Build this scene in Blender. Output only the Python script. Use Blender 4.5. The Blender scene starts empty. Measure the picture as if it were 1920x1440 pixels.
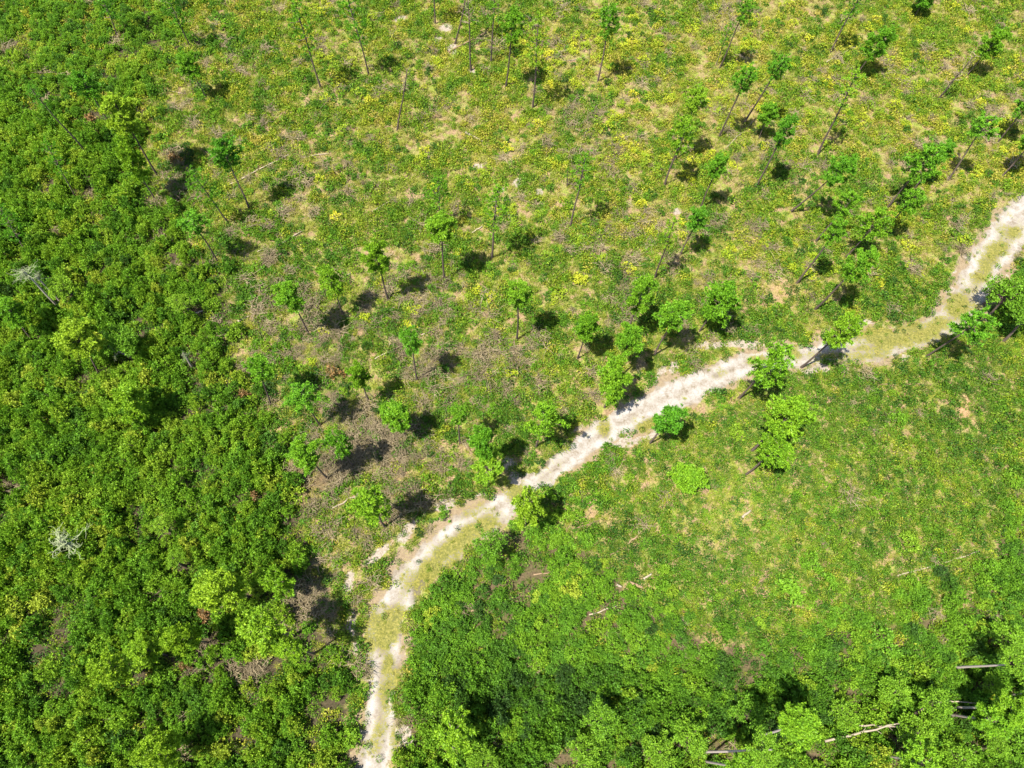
import bpy, math, random
import numpy as np

# ------------------------------------------------------------------ camera, sky, sun, exposure
SC = bpy.context.scene
COL = SC.collection
W0, H0, FPX = 1920.0, 1440.0, 1333.0
CAM_H = 75.0
TILT, ROLL = math.radians(23.1), math.radians(4.0)

cam_data = bpy.data.cameras.new("camera")
cam = bpy.data.objects.new("camera", cam_data)
COL.objects.link(cam)
cam_data.sensor_width = 36.0
cam_data.lens = 36.0 * FPX / W0
cam_data.clip_start = 0.5
cam_data.clip_end = 5000.0
from mathutils import Matrix, Vector, Quaternion, Euler
Rm = Matrix.Rotation(TILT, 3, 'X') @ Matrix.Rotation(ROLL, 3, 'Z')
cam.matrix_world = Matrix.Translation((0, 0, CAM_H)) @ Rm.to_4x4()
SC.camera = cam
R = np.array(Rm)

SUN_EL, SUN_AZ = math.radians(67.5), math.radians(216.0)      # azimuth of the sun, counter-clockwise from +X
sdir = Vector((math.cos(SUN_EL) * math.cos(SUN_AZ), math.cos(SUN_EL) * math.sin(SUN_AZ), math.sin(SUN_EL)))
world = bpy.data.worlds.new("World")
SC.world = world
world.use_nodes = True
wn = world.node_tree
sky = wn.nodes.new("ShaderNodeTexSky")
sky.sky_type = 'NISHITA'
sky.sun_disc = False
sky.sun_elevation = SUN_EL
sky.sun_rotation = math.atan2(sdir.x, sdir.y)
bg = wn.nodes["Background"]
bg.inputs["Strength"].default_value = 0.098
wn.links.new(sky.outputs[0], bg.inputs["Color"])

sun_data = bpy.data.lights.new("sun", 'SUN')
sun_data.energy = 4.9
sun_data.angle = math.radians(0.5)
sun_data.color = (1.0, 0.95, 0.86)
sun = bpy.data.objects.new("sun", sun_data)
sun.rotation_euler = (-sdir).to_track_quat('-Z', 'Y').to_euler()
COL.objects.link(sun)

SC.view_settings.view_transform = 'Standard'
SC.view_settings.look = 'None'
SC.view_settings.exposure = 1.76
SC.view_settings.gamma = 1.0
SC.view_settings.use_curve_mapping = False
SC.render.engine = 'CYCLES'
SC.cycles.max_bounces = 6
SC.cycles.diffuse_bounces = 3
SC.cycles.transmission_bounces = 3

rng = np.random.default_rng(7)
random.seed(7)

# ------------------------------------------------------------------ helpers
def ray(px, py):
    d = np.stack([(np.asarray(px, float) - W0 / 2) / FPX, -(np.asarray(py, float) - H0 / 2) / FPX, -np.ones_like(np.asarray(px, float))], -1)
    return d @ R.T

def G(px, py):
    """the point on the ground seen at photo pixel px, py"""
    d = ray(px, py)
    t = -CAM_H / d[..., 2]
    return np.stack([d[..., 0] * t, d[..., 1] * t], -1)

def P(xyz):
    """photo pixel of world points (N,3), and depth"""
    q = (np.asarray(xyz, float) - np.array([0, 0, CAM_H])) @ R
    z = -q[..., 2]
    return q[..., 0] / z * FPX + W0 / 2, -q[..., 1] / z * FPX + H0 / 2, z

def _h(ix, iy, s):
    n = (ix.astype(np.int64) * 374761393 + iy.astype(np.int64) * 668265263 + s * 974711) & 0x7fffffff
    n = ((n ^ (n >> 13)) * 1274126177) & 0x7fffffff
    return ((n ^ (n >> 16)) & 0xffff) / 65535.0

def vnoise(x, y, s=0):
    x = np.asarray(x, float); y = np.asarray(y, float)
    ix = np.floor(x); iy = np.floor(y); fx = x - ix; fy = y - iy
    fx = fx * fx * (3 - 2 * fx); fy = fy * fy * (3 - 2 * fy)
    a = _h(ix, iy, s); b = _h(ix + 1, iy, s); c = _h(ix, iy + 1, s); d = _h(ix + 1, iy + 1, s)
    return (a * (1 - fx) + b * fx) * (1 - fy) + (c * (1 - fx) + d * fx) * fy

def fbm(x, y, s=0, octv=4):
    v = 0; a = 0.5; t = 0
    for i in range(octv):
        v = v + a * vnoise(np.asarray(x) * 2 ** i + 17.3 * i, np.asarray(y) * 2 ** i - 9.1 * i, s + i); t += a; a *= 0.5
    return v / t

def sstep(a, b, x):
    t = np.clip((x - a) / (b - a), 0, 1)
    return t * t * (3 - 2 * t)

def blobs(px, py, lst):
    """soft ellipses in the plan: (cx, cy, rx, ry, angle in degrees, weight)"""
    v = np.zeros_like(px)
    for cx, cy, rx, ry, an, w in lst:
        a = math.radians(an); dx = px - cx; dy = py - cy
        u = (dx * math.cos(a) + dy * math.sin(a)) / rx; q = (-dx * math.sin(a) + dy * math.cos(a)) / ry
        v = np.maximum(v, w * np.exp(-(u * u + q * q) ** 1.4))
    return v

def inside(px, py, poly):
    c = np.zeros(px.shape, bool); n = len(poly)
    for i in range(n):
        x1, y1 = poly[i]; x2, y2 = poly[(i + 1) % n]
        if y1 == y2: continue
        k = ((y1 > py) != (y2 > py)) & (px < (x2 - x1) * (py - y1) / (y2 - y1) + x1)
        c ^= k
    return c

def new_mesh(name, V, F, mats, mi=None, attrs=None, smooth=False):
    me = bpy.data.meshes.new(name)
    V = np.asarray(V, np.float32).reshape(-1, 3)
    me.vertices.add(len(V)); me.vertices.foreach_set("co", V.ravel())
    lt = np.array([len(f) for f in F], np.int32) if not isinstance(F, np.ndarray) else np.full(len(F), F.shape[1], np.int32)
    li = np.concatenate([np.asarray(f, np.int32) for f in F]) if not isinstance(F, np.ndarray) else F.astype(np.int32).ravel()
    me.loops.add(len(li)); me.loops.foreach_set("vertex_index", li)
    me.polygons.add(len(lt))
    me.polygons.foreach_set("loop_start", np.concatenate([[0], np.cumsum(lt)[:-1]]).astype(np.int32))
    me.polygons.foreach_set("loop_total", lt)
    for m in mats: me.materials.append(m)
    if mi is not None: me.polygons.foreach_set("material_index", np.asarray(mi, np.int32))
    if smooth: me.polygons.foreach_set("use_smooth", np.ones(len(lt), bool))
    for k, v in (attrs or {}).items():
        a = me.attributes.new(k, 'FLOAT', 'POINT'); a.data.foreach_set("value", np.asarray(v, np.float32))
    me.update(calc_edges=True); me.validate()
    return me

def tag(o, label=None, cat=None, group=None, kind=None):
    if label: o["label"] = label
    if cat: o["category"] = cat
    if group: o["group"] = group
    if kind: o["kind"] = kind
    return o

def obj(name, data, parent=None, loc=None):
    o = bpy.data.objects.new(name, data); COL.objects.link(o)
    if parent is not None: o.parent = parent
    if loc is not None: o.location = loc
    return o

class MB:
    """collects leaves and tapered rods into one mesh"""
    def __init__(s): s.V = []; s.F = []; s.M = []; s.A = []; s.n = 0
    def leaves(s, C, D, N, L, Wd, var, mat=0, fold=0.25):
        """rhombic folded leaves: centre C, along D, facing N"""
        C = np.asarray(C); D = D / np.linalg.norm(D, axis=1, keepdims=True)
        S = np.cross(D, N); S /= np.linalg.norm(S, axis=1, keepdims=True) + 1e-9
        U = np.cross(S, D)
        L = np.broadcast_to(L, (len(C),))[:, None]; Wd = np.broadcast_to(Wd, (len(C),))[:, None]
        a = C - D * L / 2; t = C + D * L / 2 - U * L * 0.12
        b = C + S * Wd / 2 + U * Wd * fold; c = C - S * Wd / 2 + U * Wd * fold
        V = np.stack([a, b, t, c], 1).reshape(-1, 3)
        F = np.arange(len(C) * 4).reshape(-1, 4) + s.n
        s.V.append(V); s.F.extend(F.tolist()); s.M.extend([mat] * len(C)); s.A.append(np.repeat(var, 4)); s.n += len(V)
    def rod(s, pts, rad, sides=5, mat=0, var=0.5, cap=True):
        pts = np.asarray(pts, float); k = len(pts); n0 = s.n
        T = np.gradient(pts, axis=0); T /= np.linalg.norm(T, axis=1, keepdims=True) + 1e-9
        ref = np.array([0, 0, 1.0]) if abs(T[:, 2]).mean() < 0.8 else np.array([1.0, 0, 0])
        A = np.cross(T, ref); A /= np.linalg.norm(A, axis=1, keepdims=True) + 1e-9
        B = np.cross(T, A)
        th = np.arange(sides) * 2 * math.pi / sides
        ring = pts[:, None, :] + np.asarray(rad, float)[:, None, None] * (np.cos(th)[None, :, None] * A[:, None, :] + np.sin(th)[None, :, None] * B[:, None, :])
        s.V.append(ring.reshape(-1, 3)); s.A.append(np.full(k * sides, var)); s.n += k * sides
        for i in range(k - 1):
            for j in range(sides):
                q = (j + 1) % sides
                s.F.append([n0 + i * sides + j, n0 + i * sides + q, n0 + (i + 1) * sides + q, n0 + (i + 1) * sides + j]); s.M.append(mat)
        if cap:
            s.F.append([n0 + j for j in range(sides)][::-1]); s.M.append(mat)
            s.F.append([n0 + (k - 1) * sides + j for j in range(sides)]); s.M.append(mat)
    def build(s, name, mats):
        return new_mesh(name, np.concatenate(s.V), s.F, mats, s.M, {"leaf": np.concatenate(s.A)})

def unit(n, r):
    v = r.normal(size=(n, 3)); return v / np.linalg.norm(v, axis=1, keepdims=True)

# ------------------------------------------------------------------ materials
def base_mat(name):
    m = bpy.data.materials.new(name); m.use_nodes = True
    nt = m.node_tree; nt.nodes.clear()
    out = nt.nodes.new("ShaderNodeOutputMaterial")
    return m, nt, out

def ramp(nt, stops, src):
    r = nt.nodes.new("ShaderNodeValToRGB")
    e = r.color_ramp.elements
    while len(e) < len(stops): e.new(0.5)
    for x, (p, c) in zip(e, stops): x.position = p; x.color = (*c, 1)
    nt.links.new(src, r.inputs[0]); return r.outputs[0]

def math_(nt, op, a, b=None, clamp=False):
    n = nt.nodes.new("ShaderNodeMath"); n.operation = op; n.use_clamp = clamp
    for i, v in enumerate((a, b)):
        if v is None: continue
        if isinstance(v, (int, float)): n.inputs[i].default_value = v
        else: nt.links.new(v, n.inputs[i])
    return n.outputs[0]

def mixc(nt, f, a, b, mode='MIX'):
    n = nt.nodes.new("ShaderNodeMix"); n.data_type = 'RGBA'; n.blend_type = mode
    for s, v in ((n.inputs[0], f), (n.inputs[6], a), (n.inputs[7], b)):
        if isinstance(v, tuple): s.default_value = (*v, 1)
        elif isinstance(v, (int, float)): s.default_value = v
        else: nt.links.new(v, s)
    return n.outputs[2]

def attr(nt, name, typ='GEOMETRY'):
    n = nt.nodes.new("ShaderNodeAttribute"); n.attribute_name = name; n.attribute_type = typ
    return n.outputs["Fac"]

def noise(nt, scale, detail=4, vec=None, rough=0.6):
    n = nt.nodes.new("ShaderNodeTexNoise"); n.inputs["Scale"].default_value = scale
    n.inputs["Detail"].default_value = detail; n.inputs["Roughness"].default_value = rough
    if vec is None:
        g = nt.nodes.new("ShaderNodeNewGeometry"); vec = g.outputs["Position"]
    nt.links.new(vec, n.inputs["Vector"]); return n.outputs["Fac"]

def leaf_mat(name, stops, spread=0.35, trans=0.32, gloss=0.10):
    """foliage: the plant's own tint picks the hue, each leaf varies a little round it"""
    m, nt, out = base_mat(name)
    t = attr(nt, "tint", 'INSTANCER'); l = attr(nt, "leaf")
    f = math_(nt, 'ADD', t, math_(nt, 'MULTIPLY', math_(nt, 'SUBTRACT', l, 0.5), spread), True)
    c = ramp(nt, stops, f)
    c = mixc(nt, 1.0, c, ramp(nt, [(0.0, (0.72,) * 3), (1.0, (1.2,) * 3)], l), 'MULTIPLY')
    d = nt.nodes.new("ShaderNodeBsdfPrincipled"); d.inputs["Roughness"].default_value = 0.5
    d.inputs["Specular IOR Level"].default_value = gloss
    nt.links.new(c, d.inputs["Base Color"])
    tr = nt.nodes.new("ShaderNodeBsdfTranslucent")
    nt.links.new(mixc(nt, 1.0, c, (1.15, 1.15, 0.55), 'MULTIPLY'), tr.inputs["Color"])
    mx = nt.nodes.new("ShaderNodeMixShader"); mx.inputs[0].default_value = trans
    nt.links.new(d.outputs[0], mx.inputs[1]); nt.links.new(tr.outputs[0], mx.inputs[2]); nt.links.new(mx.outputs[0], out.inputs[0])
    return m

def solid_mat(name, stops, scale=6.0, rough=0.85, stretch=None):
    m, nt, out = base_mat(name)
    tc = nt.nodes.new("ShaderNodeTexCoord"); vec = tc.outputs["Object"]
    if stretch:
        mp = nt.nodes.new("ShaderNodeMapping"); mp.inputs["Scale"].default_value = stretch
        nt.links.new(vec, mp.inputs[0]); vec = mp.outputs[0]
    c = ramp(nt, stops, noise(nt, scale, 5, vec))
    oi = nt.nodes.new("ShaderNodeObjectInfo")
    c = mixc(nt, 1.0, c, ramp(nt, [(0.0, (0.75,) * 3), (1.0, (1.2,) * 3)], oi.outputs["Random"]), 'MULTIPLY')
    d = nt.nodes.new("ShaderNodeBsdfPrincipled"); d.inputs["Roughness"].default_value = rough
    d.inputs["Specular IOR Level"].default_value = 0.2
    nt.links.new(c, d.inputs["Base Color"]); nt.links.new(d.outputs[0], out.inputs[0])
    return m

M = {}
M['shrub'] = leaf_mat("shrub_leaves", [(0.0, (0.034, 0.076, 0.016)), (0.30, (0.070, 0.170, 0.014)), (0.55, (0.118, 0.242, 0.015)), (0.8, (0.185, 0.292, 0.02)), (1.0, (0.26, 0.32, 0.03))], 0.2)
M['needle'] = leaf_mat("pine_needles", [(0.0, (0.050, 0.140, 0.016)), (0.4, (0.082, 0.240, 0.014)), (0.7, (0.145, 0.29, 0.014)), (1.0, (0.22, 0.33, 0.018))], 0.3, 0.3, 0.15)
M['cover'] = leaf_mat("ground_cover_leaves", [(0.0, (0.028, 0.075, 0.012)), (0.35, (0.068, 0.158, 0.012)), (0.6, (0.130, 0.210, 0.014)), (0.8, (0.24, 0.27, 0.02)), (1.0, (0.31, 0.26, 0.05))], 0.22)
M['yellow'] = leaf_mat("yellow_green_leaves", [(0.0, (0.115, 0.20, 0.012)), (0.5, (0.23, 0.285, 0.014)), (1.0, (0.36, 0.345, 0.022))], 0.45)
M['grass'] = leaf_mat("grass_blades", [(0.0, (0.060, 0.115, 0.012)), (0.35, (0.13, 0.18, 0.016)), (0.65, (0.23, 0.245, 0.030)), (1.0, (0.29, 0.24, 0.09))], 0.35, 0.3, 0.15)
M['dead_leaf'] = leaf_mat("dead_orange_leaves", [(0.0, (0.10, 0.10, 0.03)), (0.4, (0.20, 0.11, 0.04)), (0.7, (0.25, 0.14, 0.055)), (1.0, (0.27, 0.19, 0.09))], 0.9, 0.2, 0.1)
M['twig'] = solid_mat("dead_twig_wood", [(0.3, (0.088, 0.068, 0.036)), (0.7, (0.275, 0.222, 0.132))], 3.0)
M['bark'] = solid_mat("pine_bark", [(0.35, (0.045, 0.032, 0.026)), (0.65, (0.12, 0.085, 0.065))], 14.0, 0.9, (1, 1, 0.3))
M['pale_bark'] = solid_mat("pale_grey_bark", [(0.35, (0.17, 0.14, 0.12)), (0.65, (0.33, 0.28, 0.24))], 12.0, 0.9, (1, 1, 0.3))
M['log'] = solid_mat("weathered_log_wood", [(0.3, (0.15, 0.115, 0.075)), (0.7, (0.33, 0.28, 0.21))], 9.0, 0.8, (0.25, 3, 3))
M['rot'] = solid_mat("rotting_orange_wood", [(0.3, (0.10, 0.065, 0.035)), (0.7, (0.22, 0.155, 0.09))], 9.0, 0.9, (0.25, 3, 3))
M['white_twig'] = solid_mat("lichen_white_twig", [(0.3, (0.10, 0.12, 0.055)), (0.7, (0.185, 0.205, 0.11))], 3.0)

# ------------------------------------------------------------------ plan of the place (read off the photograph, laid on the ground)
TRACK = [(1990, 330, 34), (1935, 388, 38), (1897, 432, 42), (1852, 492, 42), (1815, 560, 36), (1760, 612, 31), (1680, 640, 30), (1600, 655, 32), (1500, 668, 27), (1420, 676, 24),
         (1350, 702, 27), (1270, 738, 34), (1190, 778, 33), (1110, 825, 29), (1040, 880, 27), (980, 922, 27), (925, 962, 32), (865, 1000, 36),
         (805, 1052, 42), (756, 1110, 40), (722, 1170, 40), (716, 1230, 44), (715, 1290, 44), (712, 1350, 38), (708, 1400, 40), (704, 1460, 42), (700, 1540, 42), (690, 1640, 42)]
tp = np.array(TRACK, float)
TW = G(tp[:, 0], tp[:, 1])                                   # centre line on the ground
TD = P(np.c_[TW, np.zeros(len(TW))])[2]
THW = tp[:, 2] * TD / FPX                                    # half width in metres

def dense(A, W, n):
    """Catmull-Rom resample"""
    out = []; ow = []
    k = len(A)
    for i in range(k - 1):
        p0, p1, p2, p3 = A[max(i - 1, 0)], A[i], A[i + 1], A[min(i + 2, k - 1)]
        for t in np.linspace(0, 1, n, endpoint=False):
            out.append(0.5 * ((2 * p1) + (p2 - p0) * t + (2 * p0 - 5 * p1 + 4 * p2 - p3) * t * t + (3 * p1 - p0 - 3 * p2 + p3) * t ** 3)); ow.append(W[i] * (1 - t) + W[i + 1] * t)
    out.append(A[-1]); ow.append(W[-1])
    return np.array(out), np.array(ow)
TL, TLW = dense(TW, THW, 3)

def track_dist(x, y):
    """distance to the centre line over the half width there (1 at the edge)"""
    x = np.asarray(x, float); best = np.full(x.shape, 1e9)
    for i in range(len(TL) - 1):
        a = TL[i]; b = TL[i + 1]; d = b - a; L2 = d @ d
        t = np.clip(((x - a[0]) * d[0] + (y - a[1]) * d[1]) / L2, 0, 1)
        q = np.hypot(x - a[0] - t * d[0], y - a[1] - t * d[1]) / (TLW[i] * (1 - t) + TLW[i + 1] * t)
        best = np.minimum(best, q)
    return best

SAND = [(1325, 648, 28, 9, -5, 1), (1385, 645, 45, 9, 2, .9), (1240, 706, 12, 26, 10, 1), (1262, 690, 10, 16, 20, .9), (835, 948, 22, 13, -25, 1), (850, 968, 40, 8, -40, .8),
        (760, 1000, 14, 40, 40, .8), (705, 1042, 12, 50, 50, .7), (655, 1090, 10, 40, 5, .8), (660, 1165, 10, 32, 0, 1), (665, 1215, 8, 45, 0, .7), (735, 1140, 22, 40, 20, .5),
        (1205, 818, 60, 12, -22, .9), (1165, 832, 30, 10, -20, .7), (955, 870, 18, 14, 0, .9), (965, 895, 16, 18, 0, .8), (900, 930, 16, 10, -35, .8), (1080, 805, 30, 10, -35, .6),
        (1525, 692, 40, 12, 0, .8), (1625, 607, 40, 8, 5, .8), (1760, 598, 60, 8, -20, .7), (1700, 670, 12, 8, 0, .8), (1880, 520, 14, 8, 0, .7), (1800, 530, 22, 50, 25, .7),
        (1080, 912, 8, 8, 0, .5), (760, 1385, 22, 30, 0, .8), (730, 1340, 25, 40, 0, .6), (820, 75, 14, 7, -15, .9), (835, 53, 14, 8, -15, .8), (752, 35, 14, 8, -10, .8), (848, 92, 14, 12, 0, .8),
        (985, 18, 14, 7, 0, .5), (968, 343, 10, 10, 0, .8), (1012, 360, 9, 8, 0, .9), (938, 357, 10, 6, 0, .8), (898, 312, 16, 8, 0, .7), (1268, 397, 14, 9, 0, .8), (885, 130, 8, 16, 0, .6), (800, 18, 16, 8, 0, .5)]
TAN = [(1310, 960, 80, 45, 0, .5), (1400, 960, 40, 30, 0, .45), (1345, 1170, 40, 30, 0, .5), (1330, 1040, 30, 20, 0, .6), (930, 1110, 50, 20, -20, .8), (1010, 1150, 40, 20, -10, .6),
       (900, 1085, 18, 40, 30, .6), (1120, 960, 60, 25, 0, .5), (1060, 975, 30, 12, 0, .6), (1200, 905, 50, 25, 0, .7), (1240, 1190, 30, 25, 0, .6), (1130, 1220, 26, 20, 0, .5),
       (1280, 960, 14, 10, 0, 1), (1425, 970, 14, 12, 0, 1), (1335, 1040, 12, 10, 0, 1), (1825, 770, 20, 25, 0, .8), (1860, 600, 25, 12, 0, .4), (1680, 1050, 18, 12, 0, .7),
       (650, 620, 90, 40, 0, .4), (1010, 380, 60, 40, 0, .35), (830, 630, 60, 30, 0, .4), (1450, 560, 120, 40, 0, .5), (1380, 330, 30, 40, 0, .5), (1160, 720, 60, 50, 0, .45), (1000, 760, 60, 40, 0, .4),
       (600, 900, 60, 40, -30, .55), (720, 880, 60, 30, 0, .5), (1480, 180, 200, 60, -10, .35), (1150, 190, 80, 40, 0, .35)]
MOSS = [(1680, 628, 105, 26, -6, .95), (1590, 668, 90, 12, -5, .7), (1852, 495, 20, 95, 28, .8), (1800, 575, 45, 28, -40, .9), (960, 912, 24, 34, -40, 1), (870, 1010, 60, 24, -45, 1), (805, 1080, 30, 52, 25, .95),
        (845, 1060, 24, 40, 35, .7), (720, 1185, 40, 40, 0, .95), (735, 1245, 16, 60, 0, .5), (725, 1300, 18, 100, 5, .8), (745, 1290, 14, 60, 0, .7), (770, 1085, 30, 30, 20, .8), (690, 1200, 20, 50, 0, .8), (830, 1040, 40, 22, -45, .8), (905, 990, 40, 16, -40, .7), (740, 1150, 30, 30, 0, .7), (680, 1330, 14, 60, 0, .6), (740, 1400, 14, 60, 0, .7), (1640, 650, 60, 18, 0, .7), (1760, 610, 40, 20, -30, .9), (1890, 450, 18, 50, 40, .7), (1215, 797, 32, 12, -25, .95), (1135, 802, 12, 20, 0, .7), (1355, 700, 24, 12, -20, .55), (1420, 676, 30, 12, -10, .5),
        (1500, 660, 40, 14, 0, .6), (755, 1120, 20, 20, 0, .5), (885, 960, 30, 14, -30, .7), (700, 1400, 40, 24, 0, .5), (690, 1260, 14, 40, 0, .5)]
DAMP = [(790, 1098, 20, 44, 22, .85), (1135, 805, 12, 22, 0, .7), (1020, 870, 14, 10, -30, .9), (735, 1250, 20, 26, 0, .6), (1345, 702, 18, 10, 0, .5), (870, 1045, 14, 10, 0, .5), (705, 1330, 12, 24, 0, .4), (1810, 545, 14, 18, 0, .5), (750, 1095, 16, 26, 0, .5)]
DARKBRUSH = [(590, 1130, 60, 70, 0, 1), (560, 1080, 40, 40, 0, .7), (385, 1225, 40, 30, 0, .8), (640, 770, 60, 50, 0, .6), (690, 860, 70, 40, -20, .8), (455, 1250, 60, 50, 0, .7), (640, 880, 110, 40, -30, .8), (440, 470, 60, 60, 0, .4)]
GREY = [(900, 700, 130, 60, -10, .9), (760, 640, 80, 60, 0, .5), (1000, 720, 90, 40, 0, .9), (660, 850, 120, 90, -30, 1), (720, 930, 110, 40, -30, 1), (600, 960, 60, 80, 0, .8), (560, 620, 90, 70, 0, .8), (480, 650, 60, 60, 0, .6),
        (1290, 460, 60, 40, 0, .7), (1380, 440, 60, 40, 0, .8), (790, 555, 70, 40, 0, .6), (530, 280, 60, 90, 0, .6), (700, 330, 60, 40, 0, .5), (420, 130, 80, 60, 0, .4), (1370, 20, 70, 50, 0, .7), (1700, 140, 50, 30, 0, .6),
        (1880, 200, 60, 60, 0, .8), (480, 1235, 80, 60, 0, .9), (600, 1130, 60, 90, 0, .8), (1100, 470, 80, 40, 0, .5), (1150, 560, 70, 40, 0, .5), (1030, 60, 80, 40, 0, .3), (1220, 40, 50, 40, 0, .4), (1480, 260, 40, 30, 0, .5), (1120, 250, 90, 60, 0, .4), (690, 610, 70, 40, 0, .5), (330, 320, 50, 40, 0, .6), (1050, 940, 50, 20, 0, .5)]
YELLOW = [(1040, 100, 90, 70, 0, .9), (1150, 110, 80, 90, 0, .9), (1030, 60, 60, 40, 0, .4), (1190, 260, 60, 50, 20, 1), (985, 255, 60, 25, 0, .9), (850, 140, 50, 20, 0, .8), (640, 150, 60, 60, 0, .5), (700, 225, 80, 40, 0, .7), (960, 330, 90, 40, 0, .7), (850, 330, 70, 40, 0, .6),
          (1000, 410, 110, 40, 0, .6), (1250, 430, 80, 30, 0, .9), (1180, 440, 60, 40, 0, .6), (1290, 300, 40, 40, 0, .5), (1380, 80, 90, 80, 0, .8), (1480, 60, 90, 80, 0, .6), (1440, 200, 130, 60, 0, .6), (1600, 160, 150, 80, 0, .7), (1650, 240, 110, 50, 0, .9), (1860, 130, 70, 50, 0, .7), (1890, 290, 50, 60, 0, 1),
          (1820, 320, 70, 40, 0, .9), (1560, 100, 90, 60, 0, .5), (1410, 470, 60, 40, 0, .6), (1480, 500, 90, 50, 0, .4), (1680, 530, 60, 40, 0, .4), (1530, 620, 50, 30, 0, .5), (820, 560, 60, 40, 0, .4), (600, 60, 60, 60, 0, .4), (900, 50, 60, 30, 0, .4), (1760, 60, 120, 60, 0, .4), (1060, 520, 90, 40, 0, .35)]
THICK_L = [(-600, -400), (345, -400), (345, 0), (325, 90), (275, 175), (300, 250), (270, 330), (310, 420), (395, 520), (440, 640), (475, 770), (490, 870), (560, 960), (585, 1030), (520, 1090), (560, 1170), (640, 1200), (655, 1300), (668, 1400), (655, 1900), (-600, 1900)]
THICK_B = [(742, 1180), (800, 1080), (900, 1005), (985, 975), (1060, 985), (1130, 1070), (1220, 1110), (1290, 1190), (1490, 1225), (1640, 1165), (1760, 1130), (1830, 1150), (1880, 1000), (1900, 940), (2500, 900), (2500, 1900), (725, 1900), (735, 1400), (750, 1260)]
OAKS_R = [(1830, 600), (1870, 520), (1960, 470), (2500, 380), (2500, 640), (1930, 600), (1870, 620)]
MEADOW = [(1290, 800), (1480, 690), (1700, 690), (1900, 640), (2500, 640), (2500, 940), (1890, 960), (1830, 1120), (1700, 1150), (1620, 1200), (1480, 1240), (1290, 1215), (1180, 1150), (1090, 1080), (1080, 980), (1150, 900)]

def hgt(x, y):
    return 0.35 * (fbm(x / 23.0, y / 23.0, 3, 3) - 0.5) + 0.14 * (fbm(x / 4.5, y / 4.5, 5, 3) - 0.5)

def fields(x, y):
    x = np.asarray(x, float); y = np.asarray(y, float)
    px, py, _ = P(np.stack([x, y, np.zeros_like(x)], -1))
    nx = (fbm(x / 5, y / 5, 11) - 0.5); ny = (fbm(x / 5, y / 5, 21) - 0.5)
    qx = px + nx * 110; qy = py + ny * 110
    f = {}
    td = track_dist(x, y)
    edge = td + (fbm(x / 1.8, y / 1.8, 31, 5) - 0.5) * 1.6 + (vnoise(x / 5.5, y / 5.5, 37) - 0.5) * 0.55
    f['track'] = sstep(1.10, 0.85, edge)
    f['sand'] = np.maximum(f['track'], sstep(0.25, 0.75, blobs(px, py, SAND) + (fbm(x / 0.9, y / 0.9, 41) - 0.5) * 0.75))
    f['td'] = td
    f['tan'] = np.clip(blobs(qx, qy, TAN) + (fbm(x / 3.0, y / 3.0, 51) - 0.5) * 1.1, 0, 1)
    f['moss'] = np.clip(blobs(px, py, MOSS) + (fbm(x / 1.5, y / 1.5, 61, 5) - 0.5) * 1.1, 0, 1)
    f['damp'] = np.clip(blobs(px, py, DAMP) + (fbm(x / 1.3, y / 1.3, 71) - 0.5) * 0.5, 0, 1)
    f['grey'] = np.clip(blobs(qx, qy, GREY), 0, 1)
    f['yellow'] = np.clip(blobs(qx, qy, YELLOW), 0, 1)
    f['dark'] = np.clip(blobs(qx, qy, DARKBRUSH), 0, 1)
    f['thickl'] = inside(qx, qy, THICK_L) & (td > 1.1)
    f['thickb'] = inside(qx, qy, THICK_B) & (td > 1.12)
    f['oaks'] = inside(px, py, OAKS_R) & (td > 1.1)
    f['meadow'] = inside(qx, qy, MEADOW)
    fr = np.zeros(px.shape)
    for ox, oy in ((-75, 20), (-40, 0), (0, 0), (35, 0)): fr += 0.25 * inside(qx - ox, qy - oy, THICK_L)
    fb = np.zeros(px.shape)
    for oy in (60, 25, 0, -40): fb += 0.25 * inside(qx, qy + oy, THICK_B)
    f['frac'] = np.maximum(np.maximum(fr, fb * (td > 1.12)), f['oaks'] * 1.0)
    f['px'] = px; f['py'] = py
    return f

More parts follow.
